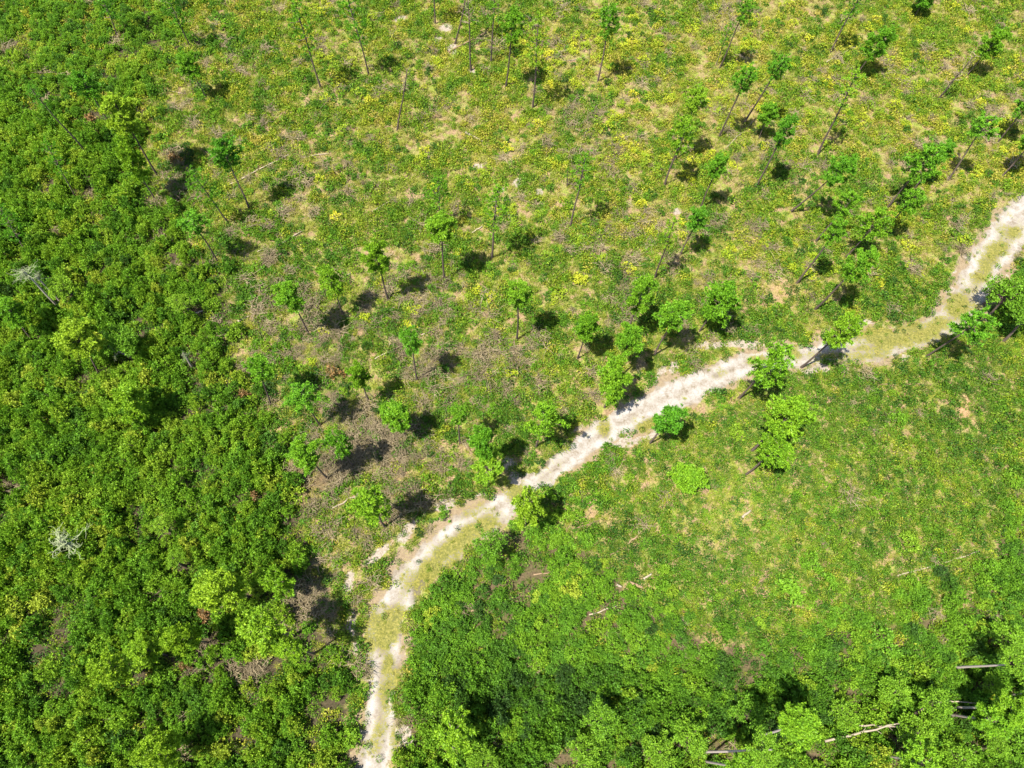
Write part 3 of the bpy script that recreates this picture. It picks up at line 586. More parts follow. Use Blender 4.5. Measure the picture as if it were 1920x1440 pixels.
# ------------------------------------------------------------------ pines and other trees: (base px, crown centre px, crown radius px, form, tint, label)
#   forms: p pine, s sparse pine, d dead bare, b broadleaf tree, q pale-trunk pine
TREES = [
 # --- upper edge and upper left
 (222,72,190,-8,24,'s',.35,"thin dark pine pole nearest the top left corner, crown cut by the frame"),
 (358,90,322,12,22,'s',.35,"thin pine with wispy crown standing in the scrub above the two rust coloured shrubs"),
 (602,166,566,52,26,'s',.45,"tall pine with feathery pale crown at the upper end of the thicket"),
 (388,185,356,124,24,'p',.55,"short bright pine in scrub between the long thin log and the top edge"),
 (205,230,160,160,25,'p',.40,"slim pine in the thicket just above the brown shrub"),
 (296,330,228,216,31,'p',.85,"bright yellow green pine with wide lobed crown, just below the brown shrub in the thicket"),
 (292,376,246,302,30,'p',.75,"bright bushy pine right beside the orange dead shrub in the upper thicket"),
 (467,390,424,288,29,'p',.35,"dark green pine whose trunk stands on the long thin log"),
 (428,417,380,352,24,'s',.45,"narrow leaning pine just below the end of the long thin log"),
 (408,490,364,420,25,'p',.45,"pine with loose crown casting the wide dark shadow at the thicket edge"),
 (163,287,72,182,16,'s',.35,"bare stemmed pine with thin crown deep in the upper thicket"),
 (143,372,102,296,20,'s',.40,"thin pine with faint crown in the thicket, downhill of the bare stemmed one"),
 (55,482,18,420,20,'s',.40,"thin pine at the left edge of the photo above the pale bare trees"),
 (692,142,664,40,25,'s',.45,"feathery pine with dark round bush at its foot near the top edge"),
 # --- upper middle, tall bare poles
 (816,45,812,-50,20,'s',.4,"straight pine pole cut off by the top edge, first of the top edge row"),
 (853,82,880,-26,20,'s',.4,"leaning pine pole rising beside the bare sand patch at the top"),
 (883,132,878,22,22,'d',.4,"straight dead pine pole with grey wispy top crossing the big fallen log"),
 (921,117,926,10,18,'s',.45,"straight thin pine pole beside the end of the big fallen log"),
 (935,55,934,14,8,'d',.4,"short brown dead stub behind the pine poles at the top"),
 (948,165,962,50,21,'p',.55,"thin pine with small pale crown between bare poles and yellow bushes"),
 (999,200,1007,80,24,'s',.75,"pine with a see-through yellowish crown and a long bare trunk among yellow bushes"),
 (1121,152,1142,42,24,'p',.45,"tall pine with two tiered dark crown among the brightest yellow bushes"),
 (1103,127,1105,98,5,'d',.4,"tiny reddish dead sapling among yellow bushes"),
 (745,245,762,148,17,'d',.4,"leafless grey snag alone in the open grass above the clearing"),
 (1063,350,1064,324,6,'s',.3,"stubby dark sapling beside the pine in the middle clearing"),
 # --- middle clearing
 (826,428,823,364,22,'s',.55,"thin pale pine right behind the bright round crowned pine"),
 (833,523,827,428,29,'p',.6,"bright round crowned pine with bare trunk in the centre of the clearing"),
 (922,485,930,388,28,'s',.55,"pale loose crowned pine next to the bright round crowned one"),
 (1070,423,1092,320,25,'s',.55,"leaning pine with thin crown beside the stubby dark sapling"),
 (728,562,705,482,26,'p',.65,"neat ball shaped bright pine with a slanting trunk"),
 (643,588,620,530,25,'p',.7,"bright pine with ragged crown between two other pines above the grey brush"),
 (580,627,542,556,29,'p',.5,"pine with wide flat crown and long dark slanting trunk near the thicket edge"),
 (969,637,973,552,24,'p',.6,"upright pine with long tiered crown alone in the middle clearing"),
 (782,713,770,640,25,'p',.45,"pine with dense oval crown and straight trunk, thin pale log just behind it"),
 (692,752,673,704,24,'p',.6,"pale slender pine right beside the orange dead shrub in the clearing"),
 (508,760,487,694,27,'p',.45,"pine with tall crown on the thicket edge over pale grey brush"),
 (600,797,567,744,28,'p',.45,"deep green pine with dense round crown at the edge of the grey brush"),
 (759,817,744,780,30,'p',.6,"short pine with wide round crown and dark round shadow beside it"),
 (863,832,857,778,22,'p',.5,"slim pine between the short round one and the track"),
 (615,897,572,852,34,'p',.6,"big crowned pine over the brush with its trunk shadow drawn on tan ground"),
 (662,874,633,832,29,'p',.4,"dark crowned pine next to the big crowned pine over the brush"),
 (905,880,905,828,31,'p',.5,"uppermost of two touching pines just above the mossy gap in the track"),
 (915,912,917,880,31,'p',.65,"lower of two touching pines, at the verge of the mossy gap in the track"),
 (1005,838,1022,790,34,'p',.65,"large bright pine close above the bare white stretch of the track"),
 (722,988,696,948,38,'p',.75,"broad pale pine over the grey brush beside the track bend"),
 (985,985,988,952,34,'p',.8,"bright pine on the lower verge where the mossy gap crosses the track"),
 (1133,764,1152,716,35,'p',.65,"large round pine nearest the start of the white side streak of sand"),
 (1083,672,1100,614,24,'p',.5,"loose pine with dark shadow patch above the large round pine"),
 (1160,706,1180,638,30,'p',.55,"tall bushy pine uphill of the large round pine by the sand streak"),
 (1175,626,1203,554,29,'p',.6,"pine with rounded pale crown in the scrub far above the sand streak"),
 (1227,666,1262,594,31,'p',.5,"pine with wide crown directly above the white side streak of sand"),
 (1228,520,1256,438,22,'s',.75,"yellowish thin pine in scrub beside the grey brush heap"),
 (1275,478,1308,412,24,'p',.4,"dark narrow pine rising beside the grey brush heap"),
 (1312,620,1350,568,33,'p',.45,"deep green pine with tall tapering crown right above the bare sand patch"),
 # --- upper right
 (1349,128,1396,22,24,'p',.45,"dark rounded pine at the top edge with grey brush beside it"),
 (1342,124,1362,66,15,'s',.4,"thin pine twin leaning beside the dark rounded pine near the top edge"),
 (1557,98,1610,-4,24,'s',.45,"long bare leaning pine trunk running out at the top edge"),
 (1713,33,1738,-8,24,'p',.4,"short pine trunk at the top edge with a dark bush beside it"),
 (1605,142,1648,82,30,'p',.4,"deep green pine with roundish double crown near the top right"),
 (1812,142,1862,82,30,'p',.55,"bushy pine nearest the top right corner"),
 (1348,257,1397,150,27,'p',.4,"tall pine with dark crown, first of two long parallel slanting trunks"),
 (1395,230,1460,128,27,'p',.4,"tall forked pine, second of two long parallel slanting trunks"),
 (1265,300,1304,188,31,'p',.8,"bright pale pine with fluffy crown above the pair with touching shadows"),
 (1246,348,1278,252,34,'p',.6,"wide pine with dark shadow at its side and a thin slanting trunk"),
 (1422,262,1440,214,23,'p',.55,"short round topped pine between the parallel trunks and the clean round shadow"),
 (1417,350,1472,247,25,'p',.35,"dark oval pine whose slanting trunk ends beside a clean round shadow"),
 (1533,290,1592,166,28,'s',.7,"pine with faint yellowish crown and very long slanting trunk"),
 (1758,187,1808,128,22,'d',.4,"leafless grey tree leaning near the top right, round dark bush beneath"),
 (1777,338,1845,238,31,'p',.45,"pine leaning over the yellow bushes nearest the upper end of the track"),
 (1870,268,1932,190,28,'p',.45,"pine at the right edge with only its slanting trunk in view"),
 (1877,332,1945,255,30,'p',.45,"pine trunk at the right edge close above the end of the track"),
 (1663,390,1732,306,37,'p',.5,"large wide crowned pine with its trunk crossing a dark shadow"),
 (1642,448,1706,378,31,'p',.45,"round dense pine just below the large wide crowned one"),
 (1585,483,1640,420,33,'p',.6,"rounded bright pine with clean round shadow under it, above the mossy stretch"),
 (1482,397,1578,322,30,'p',.45,"strongly leaning pine with a ring shaped crown"),
 (1530,452,1588,384,28,'p',.5,"pine standing in the shadow of the strongly leaning one"),
 (1715,352,1772,284,22,'p',.4,"small dark pine tucked behind the large wide crowned one"),
 (1313,392,1346,312,25,'p',.4,"dark slim pine with a tall black shadow directly below its crown"),
 (1493,533,1565,436,28,'p',.5,"slanting pine whose shadow lies as a dark fan above the mossy stretch"),
 (1528,580,1612,498,33,'p',.5,"loose wide pine with dense round shadow, nearest above the mossy stretch"),
 # --- along the track
 (1217,832,1255,786,29,'p',.35,"dark green pine leaning over the lower verge of the bare white track"),
 (1385,747,1446,682,39,'p',.55,"big pine hiding the narrow middle of the track, pale trunk below"),
 (1503,688,1580,624,31,'p',.75,"pale pine with see-through crown standing on the track verge, trunk shadow on sand"),
 (1737,668,1826,610,34,'p',.4,"deep green leaning pine at the lower verge of the mossy stretch"),
 (1410,845,1478,782,41,'p',.7,"largest crown in the grassy meadow, with two lobes and a dark gap below"),
 (1398,890,1450,848,34,'p',.6,"pine with round crown just below the two lobed one in the meadow"),
 (1272,912,1290,896,30,'p',.6,"low rounded bright pine alone in the meadow next to the tan clearing"),
 (905,1040,918,1024,36,'b',.45,"leafy green tree on the outer curve of the track with a dark shadow behind"),
 (1848,600,1892,548,46,'b',.4,"leafy tree inside the last curve of the track at the right edge"),
 (1880,640,1932,590,42,'b',.4,"dark leafy tree at the right edge below the last curve of the track"),
 (1845,480+90,1872,552,30,'b',.5,"smaller leafy tree at the verge of the upper track curve"),
 # --- left thicket emergents
 (185,700,152,632,36,'p',.9,"very bright yellow green pine standing out of the middle of the left thicket"),
 (270,800,246,756,34,'p',.75,"pale fluffy pine in the middle of the left thicket, downhill of the brightest one"),
 (470,1120,412,1104,46,'p',.85,"largest bright pine in the lower thicket, black shadow on its upper side"),
 (545,1110,520,1092,34,'p',.7,"fluffy pine in the lower thicket next to dark burnt looking ground"),
 (395,1205,342,1196,36,'p',.8,"bright pine at the edge of the small brown gap in the lower thicket"),
 (552,1192,494,1180,42,'p',.8,"tall pale pine between the brown gap and the track"),
 (590,1225,545,1214,32,'p',.7,"pale pine nearest the track in the lower thicket"),
 (262,1262,214,1254,34,'p',.8,"pale pine farthest in, in the lower left thicket"),
 (315,1228,272,1218,34,'p',.7,"pale pine between the farthest one and the brown gap"),
 (352,1420,300,1410,38,'p',.8,"bright pine at the bottom edge in the left thicket"),
 (62,640,20,585,28,'p',.5,"dark pine in the thicket below the pale bare trees"),
 (325,1000,302,985,22,'b',1.0,"small yellow leafed tree among dark shrubs in the left thicket"),
 (350,1062,327,1048,20,'b',.95,"yellow green sapling standing above the largest bright pine"),
 (365,590,335,566,22,'b',1.0,"yellow leafed tree at the upper thicket edge"),
 (150,560,112,538,30,'b',.85,"yellowish leafy tree right beside the pale bare trunks"),
 (250,672,230,635,36,'b',.5,"olive leafy tree beside the brightest pine in the thicket"),
 # --- bottom right stand
 (1787,1252,1912,1244,42,'q',.8,"uppermost of the pale trunked trees in the bottom right stand"),
 (1780,1326,1905,1326,40,'q',.75,"pale trunked tree in the bottom right stand with the thickest bare trunk"),
 (1783,1340,1862,1350,34,'q',.75,"pale trunked tree with the trunk slanting down, right below the thickest one"),
 (1893,1303,1965,1300,40,'q',.7,"thin trunked tree at the right edge, upper of a close pair"),
 (1897,1309,1985,1312,36,'q',.7,"thin trunked tree at the right edge, lower of a close pair"),
 (1315,1410,1436,1406,44,'q',.85,"pale trunked tree nearest the bottom edge, with the brightest crown"),
 (1320,1427,1395,1442,34,'q',.7,"thin pale trunked tree cut by the bottom edge"),
 (1427,1379,1500,1358,40,'q',.85,"yellowish tree with slanting pale trunk beside the brightest crown"),
 (1650,1415,1725,1430,40,'q',.75,"tree with trunk slanting down to the bottom edge, below the fallen pole"),
 (1700,1345,1755,1318,44,'b',.8,"bright leafy tree filling the gap before the pale trunks"),
 (1680,1385,1715,1374,44,'b',.75,"bright leafy tree just below the fallen pole in the bottom right stand"),
 (1760,1425,1800,1424,44,'b',.7,"leafy tree at the bottom edge below the pale trunks"),
 (1835,1405,1862,1388,34,'b',.6,"leafy tree under the slanting pale trunk"),
 (1835,1290,1858,1284,26,'b',.7,"leafy tree between the two highest pale trunks"),
 (1855,1200,1886,1190,40,'b',.85,"bright leafy tree at the top of the bottom right stand"),
 (1890,1400,1905,1400,40,'b',.5,"dark leafy tree in the bottom right corner"),
 (1560,1350,1582,1342,38,'b',.7,"leafy tree uphill of the fallen pole"),
 (1270,1400,1292,1388,40,'b',.75,"leafy tree at the bottom edge beside the brightest crown"),
 (1220,1420,1235,1412,38,'b',.8,"yellow green leafy tree at the bottom edge next to a black gap"),
 (1080,1420,1100,1404,40,'b',.6,"leafy tree at the bottom edge below the middle thicket"),
 (1105,1360,1125,1348,36,'b',.65,"leafy tree with rounded crown above the bottom edge gap"),
 (850,1405,850,1376,48,'q',.95,"bright yellow green tree with broad crown beside the deep black gap"),
 (900,1440,905,1430,40,'b',.7,"leafy tree at the bottom edge under the deep black gap"),
 (1395,1345,1405,1335,36,'b',.55,"leafy tree uphill of the yellowish one with the slanting trunk"),
 (1660,1300,1665,1292,34,'b',.65,"leafy tree on the upper rim of the bottom right stand"),
 # --- pale bare trees in the left thicket
 (107,572,48,512,32,'w',.5,"pale bare tree with lichen covered branches, upper one in the thicket"),
 (112,563,70,520,18,'w',.5,"second pale bare trunk right beside the lichen covered tree"),
 (150,1030,120,1018,46,'w',.5,"white dead crown with twisted branches lying over the lower left thicket"),
 (252,672,215,655,22,'w',.5,"pale bare trunk between the brightest pine and the olive tree"),
 (362,690,345,665,16,'w',.5,"small grey bare shrub tree in the middle of the left thicket"),
 # --- low bright meadow trees
 (1487,1118,1487,1112,36,'m',.55,"wide bright green bush in the lower meadow, broadest of its kind"),
 (1693,1022,1696,1018,21,'m',.7,"small round bright bush beside the bare spot in the meadow"),
 (1843,1075,1846,1072,22,'m',.5,"bluish green round bush next to the long thin pole in the meadow"),
 (1517,1058,1520,1054,20,'m',.5,"green bush uphill of the wide bright green bush"),
 (1553,1096,1556,1092,20,'m',.5,"green bush right beside the wide bright green bush"),
 (1378,816,1380,812,15,'m',.75,"small bright bush beside the two lobed meadow pine"),
 (1672,792,1674,788,18,'m',.5,"dark green bush in the middle of the upper meadow"),
 (1650,1206,1654,1202,34,'m',.45,"low spreading bush at the bottom rim of the meadow"),
]

def solve(bx, by, cx, cy, zmin=2.0, zmax=15.0, cap=0.24):
    B2 = G(bx, by); B = Vector((B2[0], B2[1], float(hgt(B2[0], B2[1])) - 0.05))
    d = Vector(ray(cx, cy)); C = Vector((0, 0, CAM_H))
    dh = Vector((d.x, d.y)); off = Vector((B.x - C.x, B.y - C.y))
    t = dh.dot(off) / dh.dot(dh)
    z = C.z + t * d.z - B.z
    z = min(max(z, zmin), zmax)
    t = (B.z + z - C.z) / d.z
    top = C + d * t
    ax = top - B
    lat = Vector((ax.x, ax.y)); m = lat.length; mx = cap * z
    if m > mx: lat *= mx / m
    return B, Vector((lat.x, lat.y, z))

fresh = random.Random(11)
TREE_NAME = {'p': 'pine_tree', 's': 'pine_tree', 'd': 'dead_tree', 'b': 'broadleaf_tree', 'q': 'slender_tree', 'w': 'bare_tree'}
TREE_GROUP = {'pine_tree': 'pines scattered through the clearing and scrub', 'dead_tree': 'dead standing trees', 'broadleaf_tree': 'broadleaf trees', 'slender_tree': 'pale trunked trees of the lower stand', 'bare_tree': 'pale bare trees of the thicket'}
KEEP = []                                                     # trunk feet: keep tall scrub off them
for (bx, by, cx, cy, rp, form, tint, label) in TREES:
    k = fresh.randrange(1000)
    if form == 'm':
        g = G(cx, cy); dep = float(P(np.array([[g[0], g[1], 0]]))[2][0]); rad = rp * dep / FPX
        o = obj("round_bush", SHRUBS[k % 8], None, (g[0], g[1], float(hgt(g[0], g[1]))))
        o.scale = (rad * 1.1, rad * (0.85 if rp > 30 else 1.05), min(rad, 1.3)); o.rotation_euler.z = fresh.uniform(-0.3, 0.3)
        o["tint"] = tint; tag(o, label, "bush", "round bushes of the meadow")
        KEEP.append((g[0], g[1], rad * 0.7)); continue
    zmin, zmax = {'p': (3.2, 15), 's': (3, 16), 'd': (2.5, 15), 'b': (3.0, 9), 'q': (7, 14), 'w': (3.5, 9)}[form]
    if rp < 10: zmin = 2.0
    B, ax = solve(bx, by, cx, cy, zmin, zmax)
    mid = B + ax
    dep = float(P(np.array([mid]))[2][0]); rad = rp * dep / FPX
    name = TREE_NAME[form]
    root = obj(name, None, None, B); root.empty_display_size = 0.5
    root.rotation_mode = 'QUATERNION'
    root.rotation_quaternion = ax.to_track_quat('Z', 'Y') @ Quaternion((0, 0, 1), fresh.uniform(0, 6.28))
    tag(root, label, "tree", TREE_GROUP[name])
    L = ax.length
    if form in 'ps':
        src = PINES[k % 8] if form == 'p' else SPARSE[k % 4]
        el = fresh.uniform(0.8, 1.3) if form == 'p' else fresh.uniform(1.1, 1.4); elong = 1.2 if form == 'p' else 1.5
        tr = TRUNKS[k % 4]; tw = max(0.07, 0.0098 * L + 0.014 * rad); rad *= 0.86 if (bx > 1240 and by < 600) else 1.06
    elif form == 'd':
        src = DEADC[k % 3]; el = 1.6; elong = 1.0; tr = TRUNKS[k % 4]; tw = 0.12 if rp > 9 else 0.06
    elif form == 'w':
        src = WHITEC[k % 2]; el = 0.42; elong = 1.0; tr = PALE_TRUNKS[k % 3]; tw = 0.15
    elif form == 'b':
        src = BROADS[k % 5]; el = 0.95; elong = 0.5; tr = TRUNKS[k % 4]; tw = 0.16
    else:
        src = PINES[k % 8] if k % 2 else BROADS[k % 5]; el = 0.85; elong = 0.8; tr = PALE_TRUNKS[k % 3]; tw = 0.125
    tk = obj("trunk", tr, root); tk.scale = (tw, tw, L + rad * el * elong * 0.85)
    tk.rotation_euler.z = fresh.uniform(0, 6.28)
    cr = obj("crown", src, root, (0, 0, L)); cr.scale = (rad * fresh.uniform(0.86, 1.14), rad * fresh.uniform(0.86, 1.14), rad * el); tone = tint + 0.06 if form in 'ps' else 0.28 + 0.4 * tint + (0.12 if src in PINES else 0)
    cr["tint"] = min(1, max(0, tone + fresh.uniform(-.06, .06)))
    KEEP.append((B.x, B.y, 0.7))
KEEP = np.array(KEEP)

# ------------------------------------------------------------------ fallen logs and poles: (end px, end px, radius m, kind, label)
LOGS = [
 (145,8,180,8,.14,'log',"short pale log at the top edge in the upper left scrub"),
 (493,100,523,93,.10,'log',"thin pale log in grass beside the feathery pine near the top"),
 (320,172,350,178,.10,'log',"thin pale log on the ground below the short bright pine"),
 (417,352,543,293,.13,'log',"long thin log running through scrub at the upper thicket edge"),
 (313,383,343,379,.12,'log',"whitish log under the orange dead shrub at the thicket"),
 (345,378,372,373,.09,'twig',"grey branch in line with the whitish log at the thicket"),
 (520,463,570,433,.13,'log',"slanting pale log below the wide dark shadow at the thicket edge"),
 (483,473,500,467,.10,'log',"short pale log just past the end of the slanting one"),
 (567,297,617,290,.09,'log',"thin twiggy pale log beyond the end of the long thin log"),
 (842,99,912,62,.17,'rot',"big fallen log with a branch under the top edge poles"),
 (873,250,907,268,.24,'log',"split pale log lying alone in the yellow grass"),
 (698,398,742,372,.13,'log',"straight whitish log in scrub left of the bright round crowned pine"),
 (885,438,904,426,.14,'log',"short white log at the rim of a round dark shadow"),
 (1227,250,1250,245,.12,'rot',"short reddish log among the yellow bushes"),
 (677,31,722,25,.11,'log',"thin pale log close to the top edge beside the feathery pine"),
 (1057,115,1103,108,.07,'log',"faint thin pole among yellow bushes near the reddish sapling"),
 (1353,287,1411,229,.12,'log',"slanting pole below the two parallel slanting trunks"),
 (1547,120,1610,83,.12,'log',"slanting thin log beneath the long bare leaning trunk at the top"),
 (1477,311,1494,308,.13,'log',"short pale log beside a clean round shadow"),
 (1815,242,1848,212,.12,'rot',"tan slanting log under the pine nearest the upper track"),
 (447,604,468,593,.17,'log',"bright whitish log lying at the thicket edge above pale brush"),
 (367,589,384,583,.17,'log',"bright tan log in the thicket beside the yellow leafed tree"),
 (623,954,684,917,.13,'log',"pale log across the grey brush near the broad pale pine"),
 (790,629,834,606,.10,'log',"thin forked pale branch just behind the dense oval pine"),
 (703,674,751,650,.12,'log',"pale log leading up to the dense oval pine"),
 (640,523,658,513,.11,'log',"short pale log between the ball shaped and ragged pines"),
 (730,584,743,574,.14,'log',"short whitish log at the foot of the ball shaped pine"),
 (1040,524,1064,506,.12,'rot',"orange rotten log in the scrub of the middle clearing"),
 (1095,737,1112,739,.09,'rot',"small orange log above the bare white stretch of track"),
 (1650,722,1748,723,.10,'rot',"long straight thin pole in the upper meadow"),
 (1483,878,1493,862,.12,'rot',"short tan log beside the round crowned meadow pine"),
 (1390,971,1406,958,.22,'log',"short white stump log in the tan clearing of the meadow"),
 (1680,1080,1770,1055,.10,'log',"long thin pale pole in the lower meadow, first half"),
 (1768,1056,1834,1034,.10,'log',"dark thin end piece in line with the long pale pole of the meadow"),
 (1413,1103,1446,1073,.13,'rot',"tan curved log beside the wide bright green bush"),
 (1070,993,1123,977,.12,'rot',"long tan pole beside the lower verge of the track bend"),
 (1087,987,1107,961,.10,'rot',"tan branch crossing the pole beside the track bend"),
 (1177,1020,1214,987,.14,'rot',"orange tan log at the rim of the middle scrub"),
 (1142,1042,1172,1027,.12,'rot',"orange tan log just downhill of its twin in the middle scrub"),
 (1104,1153,1158,1136,.12,'log',"pale thin log in the lower scrub below the dark stump"),
 (1180,1093,1204,1102,.28,'rot',"dark short stump log with a black shadow in the middle scrub"),
 (1206,1086,1221,1076,.20,'log',"white short log piece just above the dark stump"),
 (1155,1097,1165,1101,.22,'log',"white cut stump left of the dark stump"),
 (883,1146,910,1136,.12,'rot',"orange rotten pole in the tan opening of the lower scrub"),
 (1000,1078,1030,1074,.12,'rot',"orange rotten log near the leafy tree at the track curve"),
 (1747,1165,1775,1120,.10,'rot',"faint tan pole at the lower rim of the meadow"),
]
def log_mesh(name, L, rad, mat, seed):
    r = np.random.default_rng(seed); b = MB(); k = 7; t = np.linspace(-0.5, 0.5, k)
    pts = np.c_[t * L, r.normal(0, 0.02 * L, k) * (1 - (2 * t) ** 2), np.zeros(k) + r.normal(0, 0.02, k)]
    b.rod(pts, rad * np.linspace(1.1, 0.7, k) * r.uniform(0.92, 1.08, k), 7, 0)
    if L > 2.5:
        for j in range(3):
            p = pts[2 + j]; a = r.uniform(0.5, 1.1) * (1 if j % 2 else -1); l = rad * r.uniform(3, 7)
            b.rod([p, p + np.array([math.cos(a) * l, math.sin(a) * l, abs(r.normal(0, .15)) * l])], [rad * .35, rad * .15], 4, 0)
    return b.build(name, [M[mat]])
for i, (x1, y1, x2, y2, rad, mat, label) in enumerate(LOGS):
    a = G(x1, y1); c = G(x2, y2); m = (a + c) / 2; L = float(np.hypot(*(c - a)))
    o = obj("fallen_log", log_mesh("fallen_log", L, rad * 0.66, mat, 500 + i), None, (m[0], m[1], float(hgt(m[0], m[1])) + 0.10 + rad * 0.55))
    o.rotation_euler = (0, random.uniform(-.03, .03), math.atan2(c[1] - a[1], c[0] - a[0]))
    tag(o, label, "log", "fallen logs and poles")
    for t in np.linspace(0, 1, max(2, int(L / 0.8))): KEEP = np.vstack([KEEP, [a[0] + (c[0] - a[0]) * t, a[1] + (c[1] - a[1]) * t, 0.45]])

# leaning dead poles of the bottom right stand: propped in the scrub at a slope
POLES = [(1547,1390,1690,1356,.105,3.2,"long pale fallen pole propped across the bottom right stand"),
         (1610,1361,1694,1364,.08,2.4,"shorter pale pole crossing under the long fallen one"),
         (1778,1314,1832,1318,.06,2.2,"thinnest pale pole just above the thickest bare trunk")]
for i, (x1, y1, x2, y2, rad, up, label) in enumerate(POLES):
    a = G(x1, y1); d = Vector(ray(x2, y2)); t = (up - CAM_H) / d.z
    A = Vector((a[0], a[1], 1.6)); d1 = Vector(ray(x1, y1)); A = Vector((0, 0, CAM_H)) + d1 * ((1.5 - CAM_H) / d1.z)
    Bp = Vector((0, 0, CAM_H)) + d * t
    ax = Bp - A
    o = obj("leaning_pole", log_mesh("leaning_pole", ax.length, rad, 'pale', 560 + i) if False else log_mesh("leaning_pole", ax.length, rad, 'log', 560 + i), None, (A + Bp) / 2)
    o.rotation_mode = 'QUATERNION'; o.rotation_quaternion = ax.to_track_quat('X', 'Z')
    tag(o, label, "pole", "fallen logs and poles")

# rust coloured dead shrubs
RUSTS = [(630,700,22,"orange dead shrub in the clearing beside the pale slender pine"),
         (172,232,18,"brown dead shrub in the upper thicket above the bright lobed pine"),
         (332,302,16,"orange dead shrub in the upper thicket among dark brush"),
         (386,1152,22,"orange brown dead shrub below the largest bright pine in the thicket"),
         (462,742,14,"faded yellow orange shrub at the foot of the thicket edge pine"),
         (480,932,13,"small orange shrub where the thicket meets the grey brush"),
         (352,1248,14,"faded orange shrub at the brown gap in the lower thicket")]
for i, (cx, cy, rp, label) in enumerate(RUSTS):
    g = G(cx, cy); rad = 0.8 * rp * float(P(np.array([[g[0], g[1], 0]]))[2][0]) / FPX
    o = obj("dead_shrub", RUST[i % 2], None, (g[0], g[1], float(hgt(g[0], g[1])))); o.scale = (rad, rad, 1.3); o["tint"] = 0.25 + 0.1 * i
    tag(o, label, "shrub", "rust coloured dead shrubs"); KEEP = np.vstack([KEEP, [g[0], g[1], rad]])

# ------------------------------------------------------------------ what the small bushes stand beside, for their labels
MARKS = [
 (566,52,"the feathery pale pine"), (145,10,"the short log in the top corner scrub"), (322,12,"the wispy pine at the top edge"), (672,40,"the feathery pine by the dark bush"),
 (356,124,"the short bright pine"), (160,160,"the slim pine above the brown shrub"), (172,232,"the brown dead shrub"), (228,216,"the bright lobed pine"), (246,302,"the bright pine by the orange shrub"),
 (332,302,"the upper orange dead shrub"), (480,322,"the long thin log"), (424,288,"the dark pine on the long log"), (380,350,"the narrow leaning pine"), (364,420,"the pine with the wide shadow"),
 (880,80,"the big fallen log"), (962,60,"the thin pine with small crown"), (1007,120,"the see-through yellowish pine"), (1142,60,"the two tiered pine"), (755,190,"the leafless grey snag"),
 (890,258,"the split pale log"), (720,385,"the straight whitish log"), (827,428,"the bright round crowned pine"), (930,400,"the pale loose crowned pine"), (1085,350,"the pine with the stubby sapling"),
 (705,482,"the ball crowned pine"), (620,530,"the ragged bright pine"), (542,556,"the flat crowned slanting pine"), (973,570,"the long tiered pine"), (770,650,"the dense oval pine"),
 (630,700,"the orange shrub of the clearing"), (487,700,"the tall thicket edge pine"), (567,745,"the deep green brush pine"), (744,785,"the short wide pine"), (857,785,"the slim pine above the track"),
 (572,855,"the big crowned brush pine"), (633,840,"the dark crowned brush pine"), (910,855,"the two touching pines"), (1022,795,"the large bright pine by the track"), (696,950,"the broad pale pine"),
 (988,955,"the bright lower verge pine"), (1152,720,"the large round pine"), (1100,630,"the loose pine with dark shadow"), (1180,645,"the tall bushy pine"), (1203,560,"the rounded pale pine"), (1262,600,"the wide pine above the sand streak"),
 (1256,450,"the yellowish thin pine"), (1308,420,"the dark narrow pine"), (1350,575,"the tapering deep green pine"), (1396,30,"the dark rounded top edge pine"), (1590,60,"the long bare leaning trunk"), (1648,85,"the double crowned pine"),
 (1862,85,"the pine nearest the top corner"), (1397,160,"the first parallel slanting pine"), (1460,130,"the forked slanting pine"), (1304,190,"the fluffy pale pine"), (1278,260,"the wide slanting pine"), (1440,215,"the short round topped pine"),
 (1472,250,"the dark oval pine"), (1565,230,"the longest slanting pine trunk"), (1808,140,"the leafless leaning tree"), (1845,245,"the pine nearest the upper track"), (1732,310,"the large wide crowned pine"), (1706,380,"the round dense pine"),
 (1640,425,"the rounded bright pine"), (1560,345,"the ring crowned leaning pine"), (1346,320,"the slim pine with black shadow"), (1565,445,"the pine with fan shadow"), (1612,505,"the loose wide pine"),
 (1255,790,"the pine on the lower verge"), (1446,690,"the big pine hiding the track"), (1580,630,"the see-through verge pine"), (1826,615,"the deep green leaning pine"), (1478,785,"the two lobed meadow pine"), (1450,850,"the round crowned meadow pine"),
 (1290,898,"the lowest round meadow pine"), (918,1026,"the leafy tree on the curve"), (1892,550,"the leafy tree at the last curve"), (1350,960,"the tan clearing"), (1698,722,"the long straight meadow pole"),
 (152,635,"the brightest thicket pine"), (246,760,"the fluffy mid thicket pine"), (412,1106,"the largest thicket pine"), (530,1095,"the pine by dark ground"), (342,1198,"the pine at the brown gap"), (494,1182,"the tall pale thicket pine"),
 (214,1256,"the farthest lower pine"), (272,1222,"the second lower pale pine"), (300,1410,"the bottom edge thicket pine"), (302,985,"the small yellow leafed tree"), (335,568,"the yellow tree at the edge"), (60,520,"the lichen covered bare tree"), (120,1020,"the white dead crown"),
 (1487,1112,"the wide bright green bush"), (1695,1020,"the small round meadow bush"), (1844,1073,"the bluish green bush"), (1750,1058,"the long thin meadow pole"), (1193,1093,"the dark stump log"), (1131,1145,"the pale scrub log"),
 (1620,1373,"the long fallen pole"), (1828,1250,"the uppermost pale trunk"), (1820,1327,"the thickest pale trunk"), (1355,1408,"the pale trunk at the bottom"), (850,1378,"the broad yellow green tree"), (1340,1170,"the lower tan opening"),
 (960,1110,"the tan opening in the scrub"), (715,1270,"the lower stretch of track"), (100,300,"the upper bare stemmed pine"), (40,800,"the deep left edge scrub"), (60,1300,"the corner of the lower thicket"), (1123,1350,"the rounded leafy bottom tree"),
]
MK = np.array([(a, b) for a, b, _ in MARKS], float)
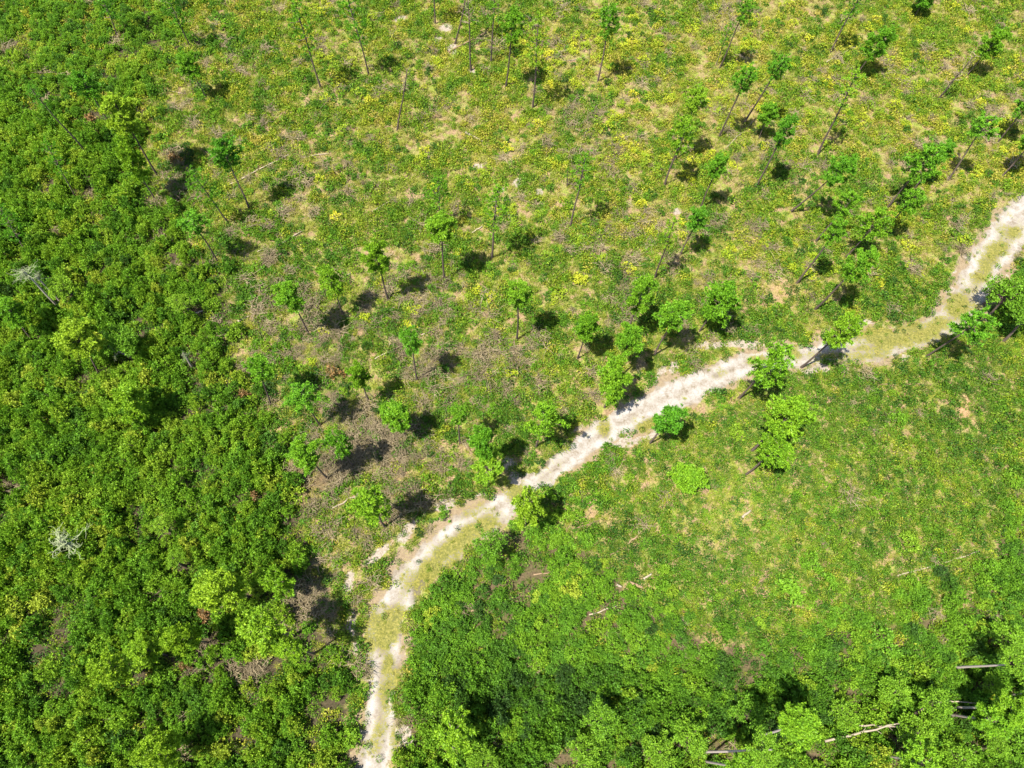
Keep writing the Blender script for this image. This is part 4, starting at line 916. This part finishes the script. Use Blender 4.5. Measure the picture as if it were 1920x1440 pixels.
ORD = ["", "second ", "third ", "fourth ", "fifth ", "sixth ", "seventh ", "eighth ", "ninth ", "tenth ", "eleventh ", "twelfth ", "thirteenth ", "fourteenth ", "fifteenth ", "sixteenth "]
def place_labels(px, py, size, tint, noun, hues):
    """what each bush looks like and which one it is, counted outward from the thing it stands beside"""
    n = len(px); lab = [None] * n; cell = {}
    s1, s2 = np.quantile(size, [0.33, 0.67]); t1, t2 = np.quantile(tint, [0.33, 0.67])
    for i in range(n):
        d = np.hypot(MK[:, 0] - px[i], MK[:, 1] - py[i]); j = int(np.argmin(d))
        dx, dy = px[i] - MK[j, 0], py[i] - MK[j, 1]
        way = ("right of" if dx > 0 else "left of") if abs(dx) > abs(dy) else ("below" if dy > 0 else "above")
        cell.setdefault((j, way), []).append((d[j], i))
    for (j, way), l in cell.items():
        for k, (_, i) in enumerate(sorted(l)):
            a = "small" if size[i] < s1 else "big" if size[i] > s2 else "middling"; h = hues[0] if tint[i] < t1 else hues[2] if tint[i] > t2 else hues[1]
            lab[i] = "%s %s %s, %sone %s %s" % (a, h, noun, ORD[k] if k < len(ORD) else "farther ", way, MARKS[j][2]) if k else "%s %s %s nearest %s %s" % (a, h, noun, way, MARKS[j][2])
    return lab

# ------------------------------------------------------------------ scatter
def jitter(cell, seed):
    r = np.random.default_rng(seed)
    a, b = np.meshgrid(np.arange(-105, 105, cell), np.arange(-24, 118, cell))
    x = a.ravel() + r.uniform(0, cell, a.size); y = b.ravel() + r.uniform(0, cell, a.size)
    px, py, _ = P(np.stack([x, y, 0 * x], -1))
    k = (px > -230) & (px < 2150) & (py > -150) & (py < 1620)
    return x[k], y[k], r

def away(x, y, pad=0.0):
    ok = np.ones(x.shape, bool)
    for kx, ky, kr in KEEP: ok &= (x - kx) ** 2 + (y - ky) ** 2 > (kr + pad) ** 2
    return ok

def scatter(name, label, cat, shapes, x, y, s, tint, idx, sz=None, tilt=0.12, seed=0, dz=0.0):
    """ONE object whose points carry instanced copies of the given shapes"""
    r = np.random.default_rng(seed); n = len(x)
    z = hgt(x, y) + dz
    pts = bpy.data.meshes.new(name); pts.vertices.add(n); pts.vertices.foreach_set("co", np.c_[x, y, z].astype(np.float32).ravel())
    def at(k, t, key, v):
        a = pts.attributes.new(k, t, 'POINT'); a.data.foreach_set(key, np.asarray(v).ravel())
    sz = s if sz is None else sz
    at("size", 'FLOAT_VECTOR', "vector", np.c_[s, s, sz].astype(np.float32))
    at("turn", 'FLOAT_VECTOR', "vector", np.c_[r.normal(0, tilt, n), r.normal(0, tilt, n), r.uniform(0, 6.283, n)].astype(np.float32))
    at("tint", 'FLOAT', "value", np.clip(tint, 0, 1).astype(np.float32))
    at("shape", 'INT', "value", idx.astype(np.int32))
    o = obj(name, pts); tag(o, label, cat, None, "stuff")
    c = bpy.data.collections.new(name + "_shapes")
    for i, me in enumerate(shapes): c.objects.link(bpy.data.objects.new("%s_shape_%02d" % (name, i), me))
    ng = bpy.data.node_groups.new(name, 'GeometryNodeTree')
    ng.interface.new_socket("Geometry", in_out='INPUT', socket_type='NodeSocketGeometry')
    ng.interface.new_socket("Geometry", in_out='OUTPUT', socket_type='NodeSocketGeometry')
    N = ng.nodes; Lk = ng.links
    gi = N.new("NodeGroupInput"); go = N.new("NodeGroupOutput"); ip = N.new("GeometryNodeInstanceOnPoints"); ci = N.new("GeometryNodeCollectionInfo")
    ci.inputs["Collection"].default_value = c; ci.inputs["Separate Children"].default_value = True; ci.inputs["Reset Children"].default_value = True
    def na(k, t):
        q = N.new("GeometryNodeInputNamedAttribute"); q.data_type = t; q.inputs["Name"].default_value = k; return q.outputs["Attribute"]
    Lk.new(gi.outputs[0], ip.inputs["Points"]); Lk.new(ci.outputs[0], ip.inputs["Instance"]); ip.inputs["Pick Instance"].default_value = True
    Lk.new(na("shape", 'INT'), ip.inputs["Instance Index"]); Lk.new(na("size", 'FLOAT_VECTOR'), ip.inputs["Scale"])
    er = N.new("FunctionNodeEulerToRotation"); Lk.new(na("turn", 'FLOAT_VECTOR'), er.inputs[0]); Lk.new(er.outputs[0], ip.inputs["Rotation"])
    Lk.new(ip.outputs[0], go.inputs[0])
    md = o.modifiers.new("spread", 'NODES'); md.node_group = ng
    return o

# ---- shrubs of the thickets: the largest are objects of their own, the rest one mass
x, y, r = jitter(1.02, 21)
f = fields(x, y)
thick = (r.uniform(size=len(x)) < f['frac']) & (f['td'] > 1.1)
gap = np.clip(f['dark'] + 0.25 * f['grey'], 0, 1) + 0.7 * f['tan'] * (~f['thickl'])
den = fbm(x / 3.2, y / 3.2, 91, 3)
keep = thick & (r.uniform(size=len(x)) > 0.93 * gap) & (den > 0.33) & (f['sand'] < 0.3) & away(x, y, 0.3)
upper = sstep(330, 60, f['py']) * f['thickl']
keep &= r.uniform(size=len(x)) > 0.15 * upper
x, y = x[keep], y[keep]; f = {k: v[keep] for k, v in f.items()}; n = len(x)
deep = np.where(f['px'] < 700, 1.0, 0.72 + 0.38 * sstep(1200, 1330, f['py'])) * (1 - 0.3 * sstep(330, 60, f['py']))
size = r.uniform(0.72, 1.18, n) * (0.72 + 0.5 * fbm(x / 6, y / 6, 95)) * (0.5 + 0.5 * deep) * 1.1
tall = size * r.uniform(1.0, 1.75, n) * deep
tint = 0.54 + r.normal(0, 0.15, n) - 0.10 * ~f['thickl'] + 0.6 * (fbm(x / 7, y / 7, 97) - 0.5) - 0.05 * f['thickb']
tint = np.where(r.uniform(size=n) < 0.05, tint + 0.3, tint)
idx = r.integers(0, 12, n)
dep = P(np.stack([x, y, tall], -1))[2]
inview = (f['px'] > 10) & (f['px'] < 1910) & (f['py'] > 10) & (f['py'] < 1430)
show = np.where(inview, size * size * np.maximum(1, tall / 2) / dep ** 2, -1)
top = np.zeros(n, bool); top[np.argsort(-show)[:290]] = True
sel = np.where(top)[0]
names = dict(zip(sel, place_labels(f['px'][sel], f['py'][sel], size[sel], tint[sel], "thicket shrub", ("dark green", "mid green", "light green"))))
for i in np.where(top)[0]:
    o = obj("thicket_shrub", SHRUBS[idx[i]], None, (x[i], y[i], float(hgt(x[i], y[i]))))
    o.scale = (size[i], size[i], tall[i]); o.rotation_euler = (r.normal(0, .08), r.normal(0, .08), r.uniform(0, 6.28)); o["tint"] = float(np.clip(tint[i], 0, 1))
    tag(o, names[i], "shrub", "shrubs crowded in the thickets")
rest = ~top
scatter("understory", "dense mass of smaller green shrubs filling the thickets", "undergrowth", SHRUBS, x[rest], y[rest], size[rest], tint[rest], idx[rest], tall[rest], 0.08, 22)

# ---- separate low bushes in the open ground
x, y, r = jitter(1.15, 31)
f = fields(x, y); open_ = ~(f['thickl'] | f['thickb'] | f['oaks'])
mid = sstep(0.45, 0.62, fbm(x / 4, y / 4, 101, 3))
edge = blobs(f['px'], f['py'], [(450, 700, 120, 300, 15, .8), (330, 150, 120, 200, 0, .9), (1000, 1060, 250, 110, -10, 1.0), (1100, 1150, 250, 90, 0, .9), (560, 880, 100, 120, 0, .5), (740, 1000, 120, 50, -40, 1), (690, 1130, 40, 60, 0, 1), (1150, 520, 70, 40, 0, .9), (1880, 650, 60, 60, 0, .6)])
pr = 0.55 * mid + 0.75 * edge * mid + 0.13
pr = np.where(f['meadow'], 0.34 + 0.25 * mid, pr) * (1 - 0.6 * f['yellow'])
keep = open_ & (r.uniform(size=len(x)) < pr) & (f['sand'] < 0.2) & (f['tan'] < 0.55) & away(x, y, 0.3)
x, y = x[keep], y[keep]; f = {k: v[keep] for k, v in f.items()}; n = len(x)
size = r.uniform(0.30, 0.82, n) * np.where(f['meadow'], 0.8, 1.0) * (1 + 0.35 * blobs(f['px'], f['py'], [(1000, 1060, 300, 150, 0, 1), (330, 150, 140, 220, 0, 1), (450, 700, 120, 300, 15, .6)])); tall = size * r.uniform(0.7, 1.2, n)
tint = 0.36 + r.normal(0, 0.19, n) + 0.10 * f['meadow']; idx = r.integers(0, 6, n)
dep = P(np.stack([x, y, tall], -1))[2]
inview = (f['px'] > 5) & (f['px'] < 1915) & (f['py'] > 5) & (f['py'] < 1435)
show = np.where(inview, size / dep, -1); top = np.zeros(n, bool); top[np.argsort(-show)[:290]] = True; top &= inview
sel = np.where(top)[0]
names = dict(zip(sel, place_labels(f['px'][sel], f['py'][sel], size[sel], tint[sel], "low bush", ("dark green", "mid green", "light green"))))
for i in np.where(top)[0]:
    o = obj("green_bush", LOWS[idx[i]], None, (x[i], y[i], float(hgt(x[i], y[i]))))
    o.scale = (size[i], size[i], tall[i]); o.rotation_euler = (r.normal(0, .08), r.normal(0, .08), r.uniform(0, 6.28)); o["tint"] = float(np.clip(tint[i], 0, 1))
    tag(o, names[i], "bush", "low green bushes of the open scrub")
scatter("scattered_shrubbery", "small green bushes dotted through the open scrub", "undergrowth", LOWS, x[~top], y[~top], size[~top], tint[~top], idx[~top], tall[~top], 0.08, 32)

# ---- yellow green broad leaved bushes
x, y, r = jitter(1.05, 41)
f = fields(x, y); open_ = ~(f['thickl'] | f['thickb'])
clump = sstep(0.40, 0.55, fbm(x / 2.6, y / 2.6, 111, 3))
keep = open_ & (r.uniform(size=len(x)) < 1.0 * f['yellow'] * clump + 0.02 * (f['py'] < 700)) & (f['sand'] < 0.3) & away(x, y, 0.2)
x, y = x[keep], y[keep]; f = {k: v[keep] for k, v in f.items()}; n = len(x)
size = r.uniform(0.6, 1.35, n); tint = 0.42 + r.normal(0, 0.28, n); idx = r.integers(0, 6, n)
inview = (f['px'] > 5) & (f['px'] < 1915) & (f['py'] > 5) & (f['py'] < 1435)
dep = P(np.stack([x, y, size], -1))[2]
show = np.where(inview, size / dep, -1); top = np.zeros(n, bool); top[np.argsort(-show)[:290]] = True; top &= inview
sel = np.where(top)[0]
names = dict(zip(sel, place_labels(f['px'][sel], f['py'][sel], size[sel], tint[sel], "leafy bush", ("lime green", "yellow green", "golden green"))))
for i in np.where(top)[0]:
    o = obj("yellow_bush", YELS[idx[i]], None, (x[i], y[i], float(hgt(x[i], y[i]))))
    o.scale = (size[i],) * 3; o.rotation_euler = (r.normal(0, .1), r.normal(0, .1), r.uniform(0, 6.28)); o["tint"] = float(np.clip(tint[i], 0, 1))
    tag(o, names[i], "bush", "yellow green bushes of the clearing")
scatter("yellow_undergrowth", "small yellow green broad leaved plants dotted through the clearing", "undergrowth", YELS, x[~top], y[~top], size[~top] * 0.7, tint[~top], idx[~top], None, 0.1, 42)

# ---- ground cover: low leafy plants
x, y, r = jitter(0.52, 51)
f = fields(x, y); n = len(x); th = f['thickl'] | f['thickb'] | f['oaks']
patch = fbm(x / 2.4, y / 2.4, 121, 4)
pr = sstep(0.36, 0.56, patch) * 0.85 + 0.08
pr = np.where(f['meadow'], 0.62 + 0.35 * patch, pr)
pr = np.where(th, 0.45, pr)
pr = pr * (1 - 0.85 * f['tan']) * (1 - 0.45 * f['grey']) * (1 - 0.6 * f['dark'])
pr = np.where(f['sand'] > 0.3, 0.006 + 0.05 * f['moss'] + 0.35 * sstep(0.6, 1.1, f['td']) * patch, pr)
keep = (r.uniform(size=n) < pr) & away(x, y, -0.1)
x, y = x[keep], y[keep]; f = {k: v[keep] for k, v in f.items()}; n = len(x)
s = r.uniform(0.65, 1.5, n) * np.where(f['meadow'], 0.9, 1.0) * np.where(f['sand'] > 0.3, 0.6, 1.0)
tint = 0.37 + r.normal(0, 0.16, n) + 0.8 * (fbm(x / 4, y / 4, 131) - 0.5) + 0.22 * f['yellow'] - 0.05 * f['meadow'] + 0.20 * sstep(750, 150, f['py'])
scatter("ground_cover", "low leafy plants covering the ground of the clearing and meadow", "ground cover", COVER, x, y, s, tint, r.integers(0, 8, n), s * r.uniform(0.9, 2.0, n), 0.22, 52)

# ---- grass
x, y, r = jitter(0.50, 61)
f = fields(x, y); n = len(x); th = f['thickl'] | f['thickb'] | f['oaks']
patch = fbm(x / 3.5, y / 3.5, 141, 4)
pr = 0.35 + 0.6 * sstep(0.4, 0.6, patch)
pr = np.where(f['meadow'], 0.8, pr); pr = np.where(th, 0.15, pr)
pr = pr * (1 - 0.4 * f['tan']) * (1 - 0.5 * f['dark'])
pr = np.where(f['sand'] > 0.3, 0.01 + 0.28 * f['moss'] + 0.4 * sstep(0.55, 1.1, f['td']) * patch, pr)
keep = r.uniform(size=n) < pr
x, y = x[keep], y[keep]; f = {k: v[keep] for k, v in f.items()}; n = len(x)
s = r.uniform(0.6, 1.35, n) * np.where(f['sand'] > 0.3, 0.45, 1)
tint = 0.36 + r.normal(0, 0.18, n) + 0.9 * (fbm(x / 5, y / 6, 151) - 0.5) + 0.25 * f['tan'] + 0.18 * f['grey'] + 0.25 * (f['sand'] > 0.3) - 0.16 * f['meadow'] + 0.20 * f['yellow'] + 0.22 * blobs(f['px'], f['py'], [(830, 235, 110, 50, -30, 1), (1450, 330, 200, 70, -20, .8), (1500, 560, 120, 50, 0, .6)]) + 0.22 * sstep(750, 150, f['py'])
scatter("grass", "tufts of green and straw coloured grass between the bushes", "grass", GRASS, x, y, s, tint, r.integers(0, 8, n), None, 0.15, 62)

# ---- dead grey brush
x, y, r = jitter(0.8, 71)
f = fields(x, y); n = len(x); th = f['thickl'] | f['thickb'] | f['oaks']
patch = sstep(0.42, 0.6, fbm(x / 2.2, y / 2.2, 161, 3))
pr = (0.05 + 0.62 * f['grey'] * (0.15 + 0.85 * patch)) * (1 - 0.4 * sstep(500, 150, f['py'])) + 0.45 * f['dark']
pr = np.where(f['meadow'], 0.015, pr); pr = np.where(th & (f['dark'] < 0.3), 0.02, pr)
keep = (r.uniform(size=n) < pr) & (f['sand'] < 0.3)
x, y = x[keep], y[keep]; n = len(x)
s = r.uniform(0.6, 1.5, n)
scatter("dead_brush_litter", "grey tangles of dead twigs lying through the scrub", "dead brush", BRUSH, x, y, s, 0.5 + 0 * x, r.integers(0, 6, n), s * r.uniform(0.8, 1.8, n), 0.1, 72, 0.2)
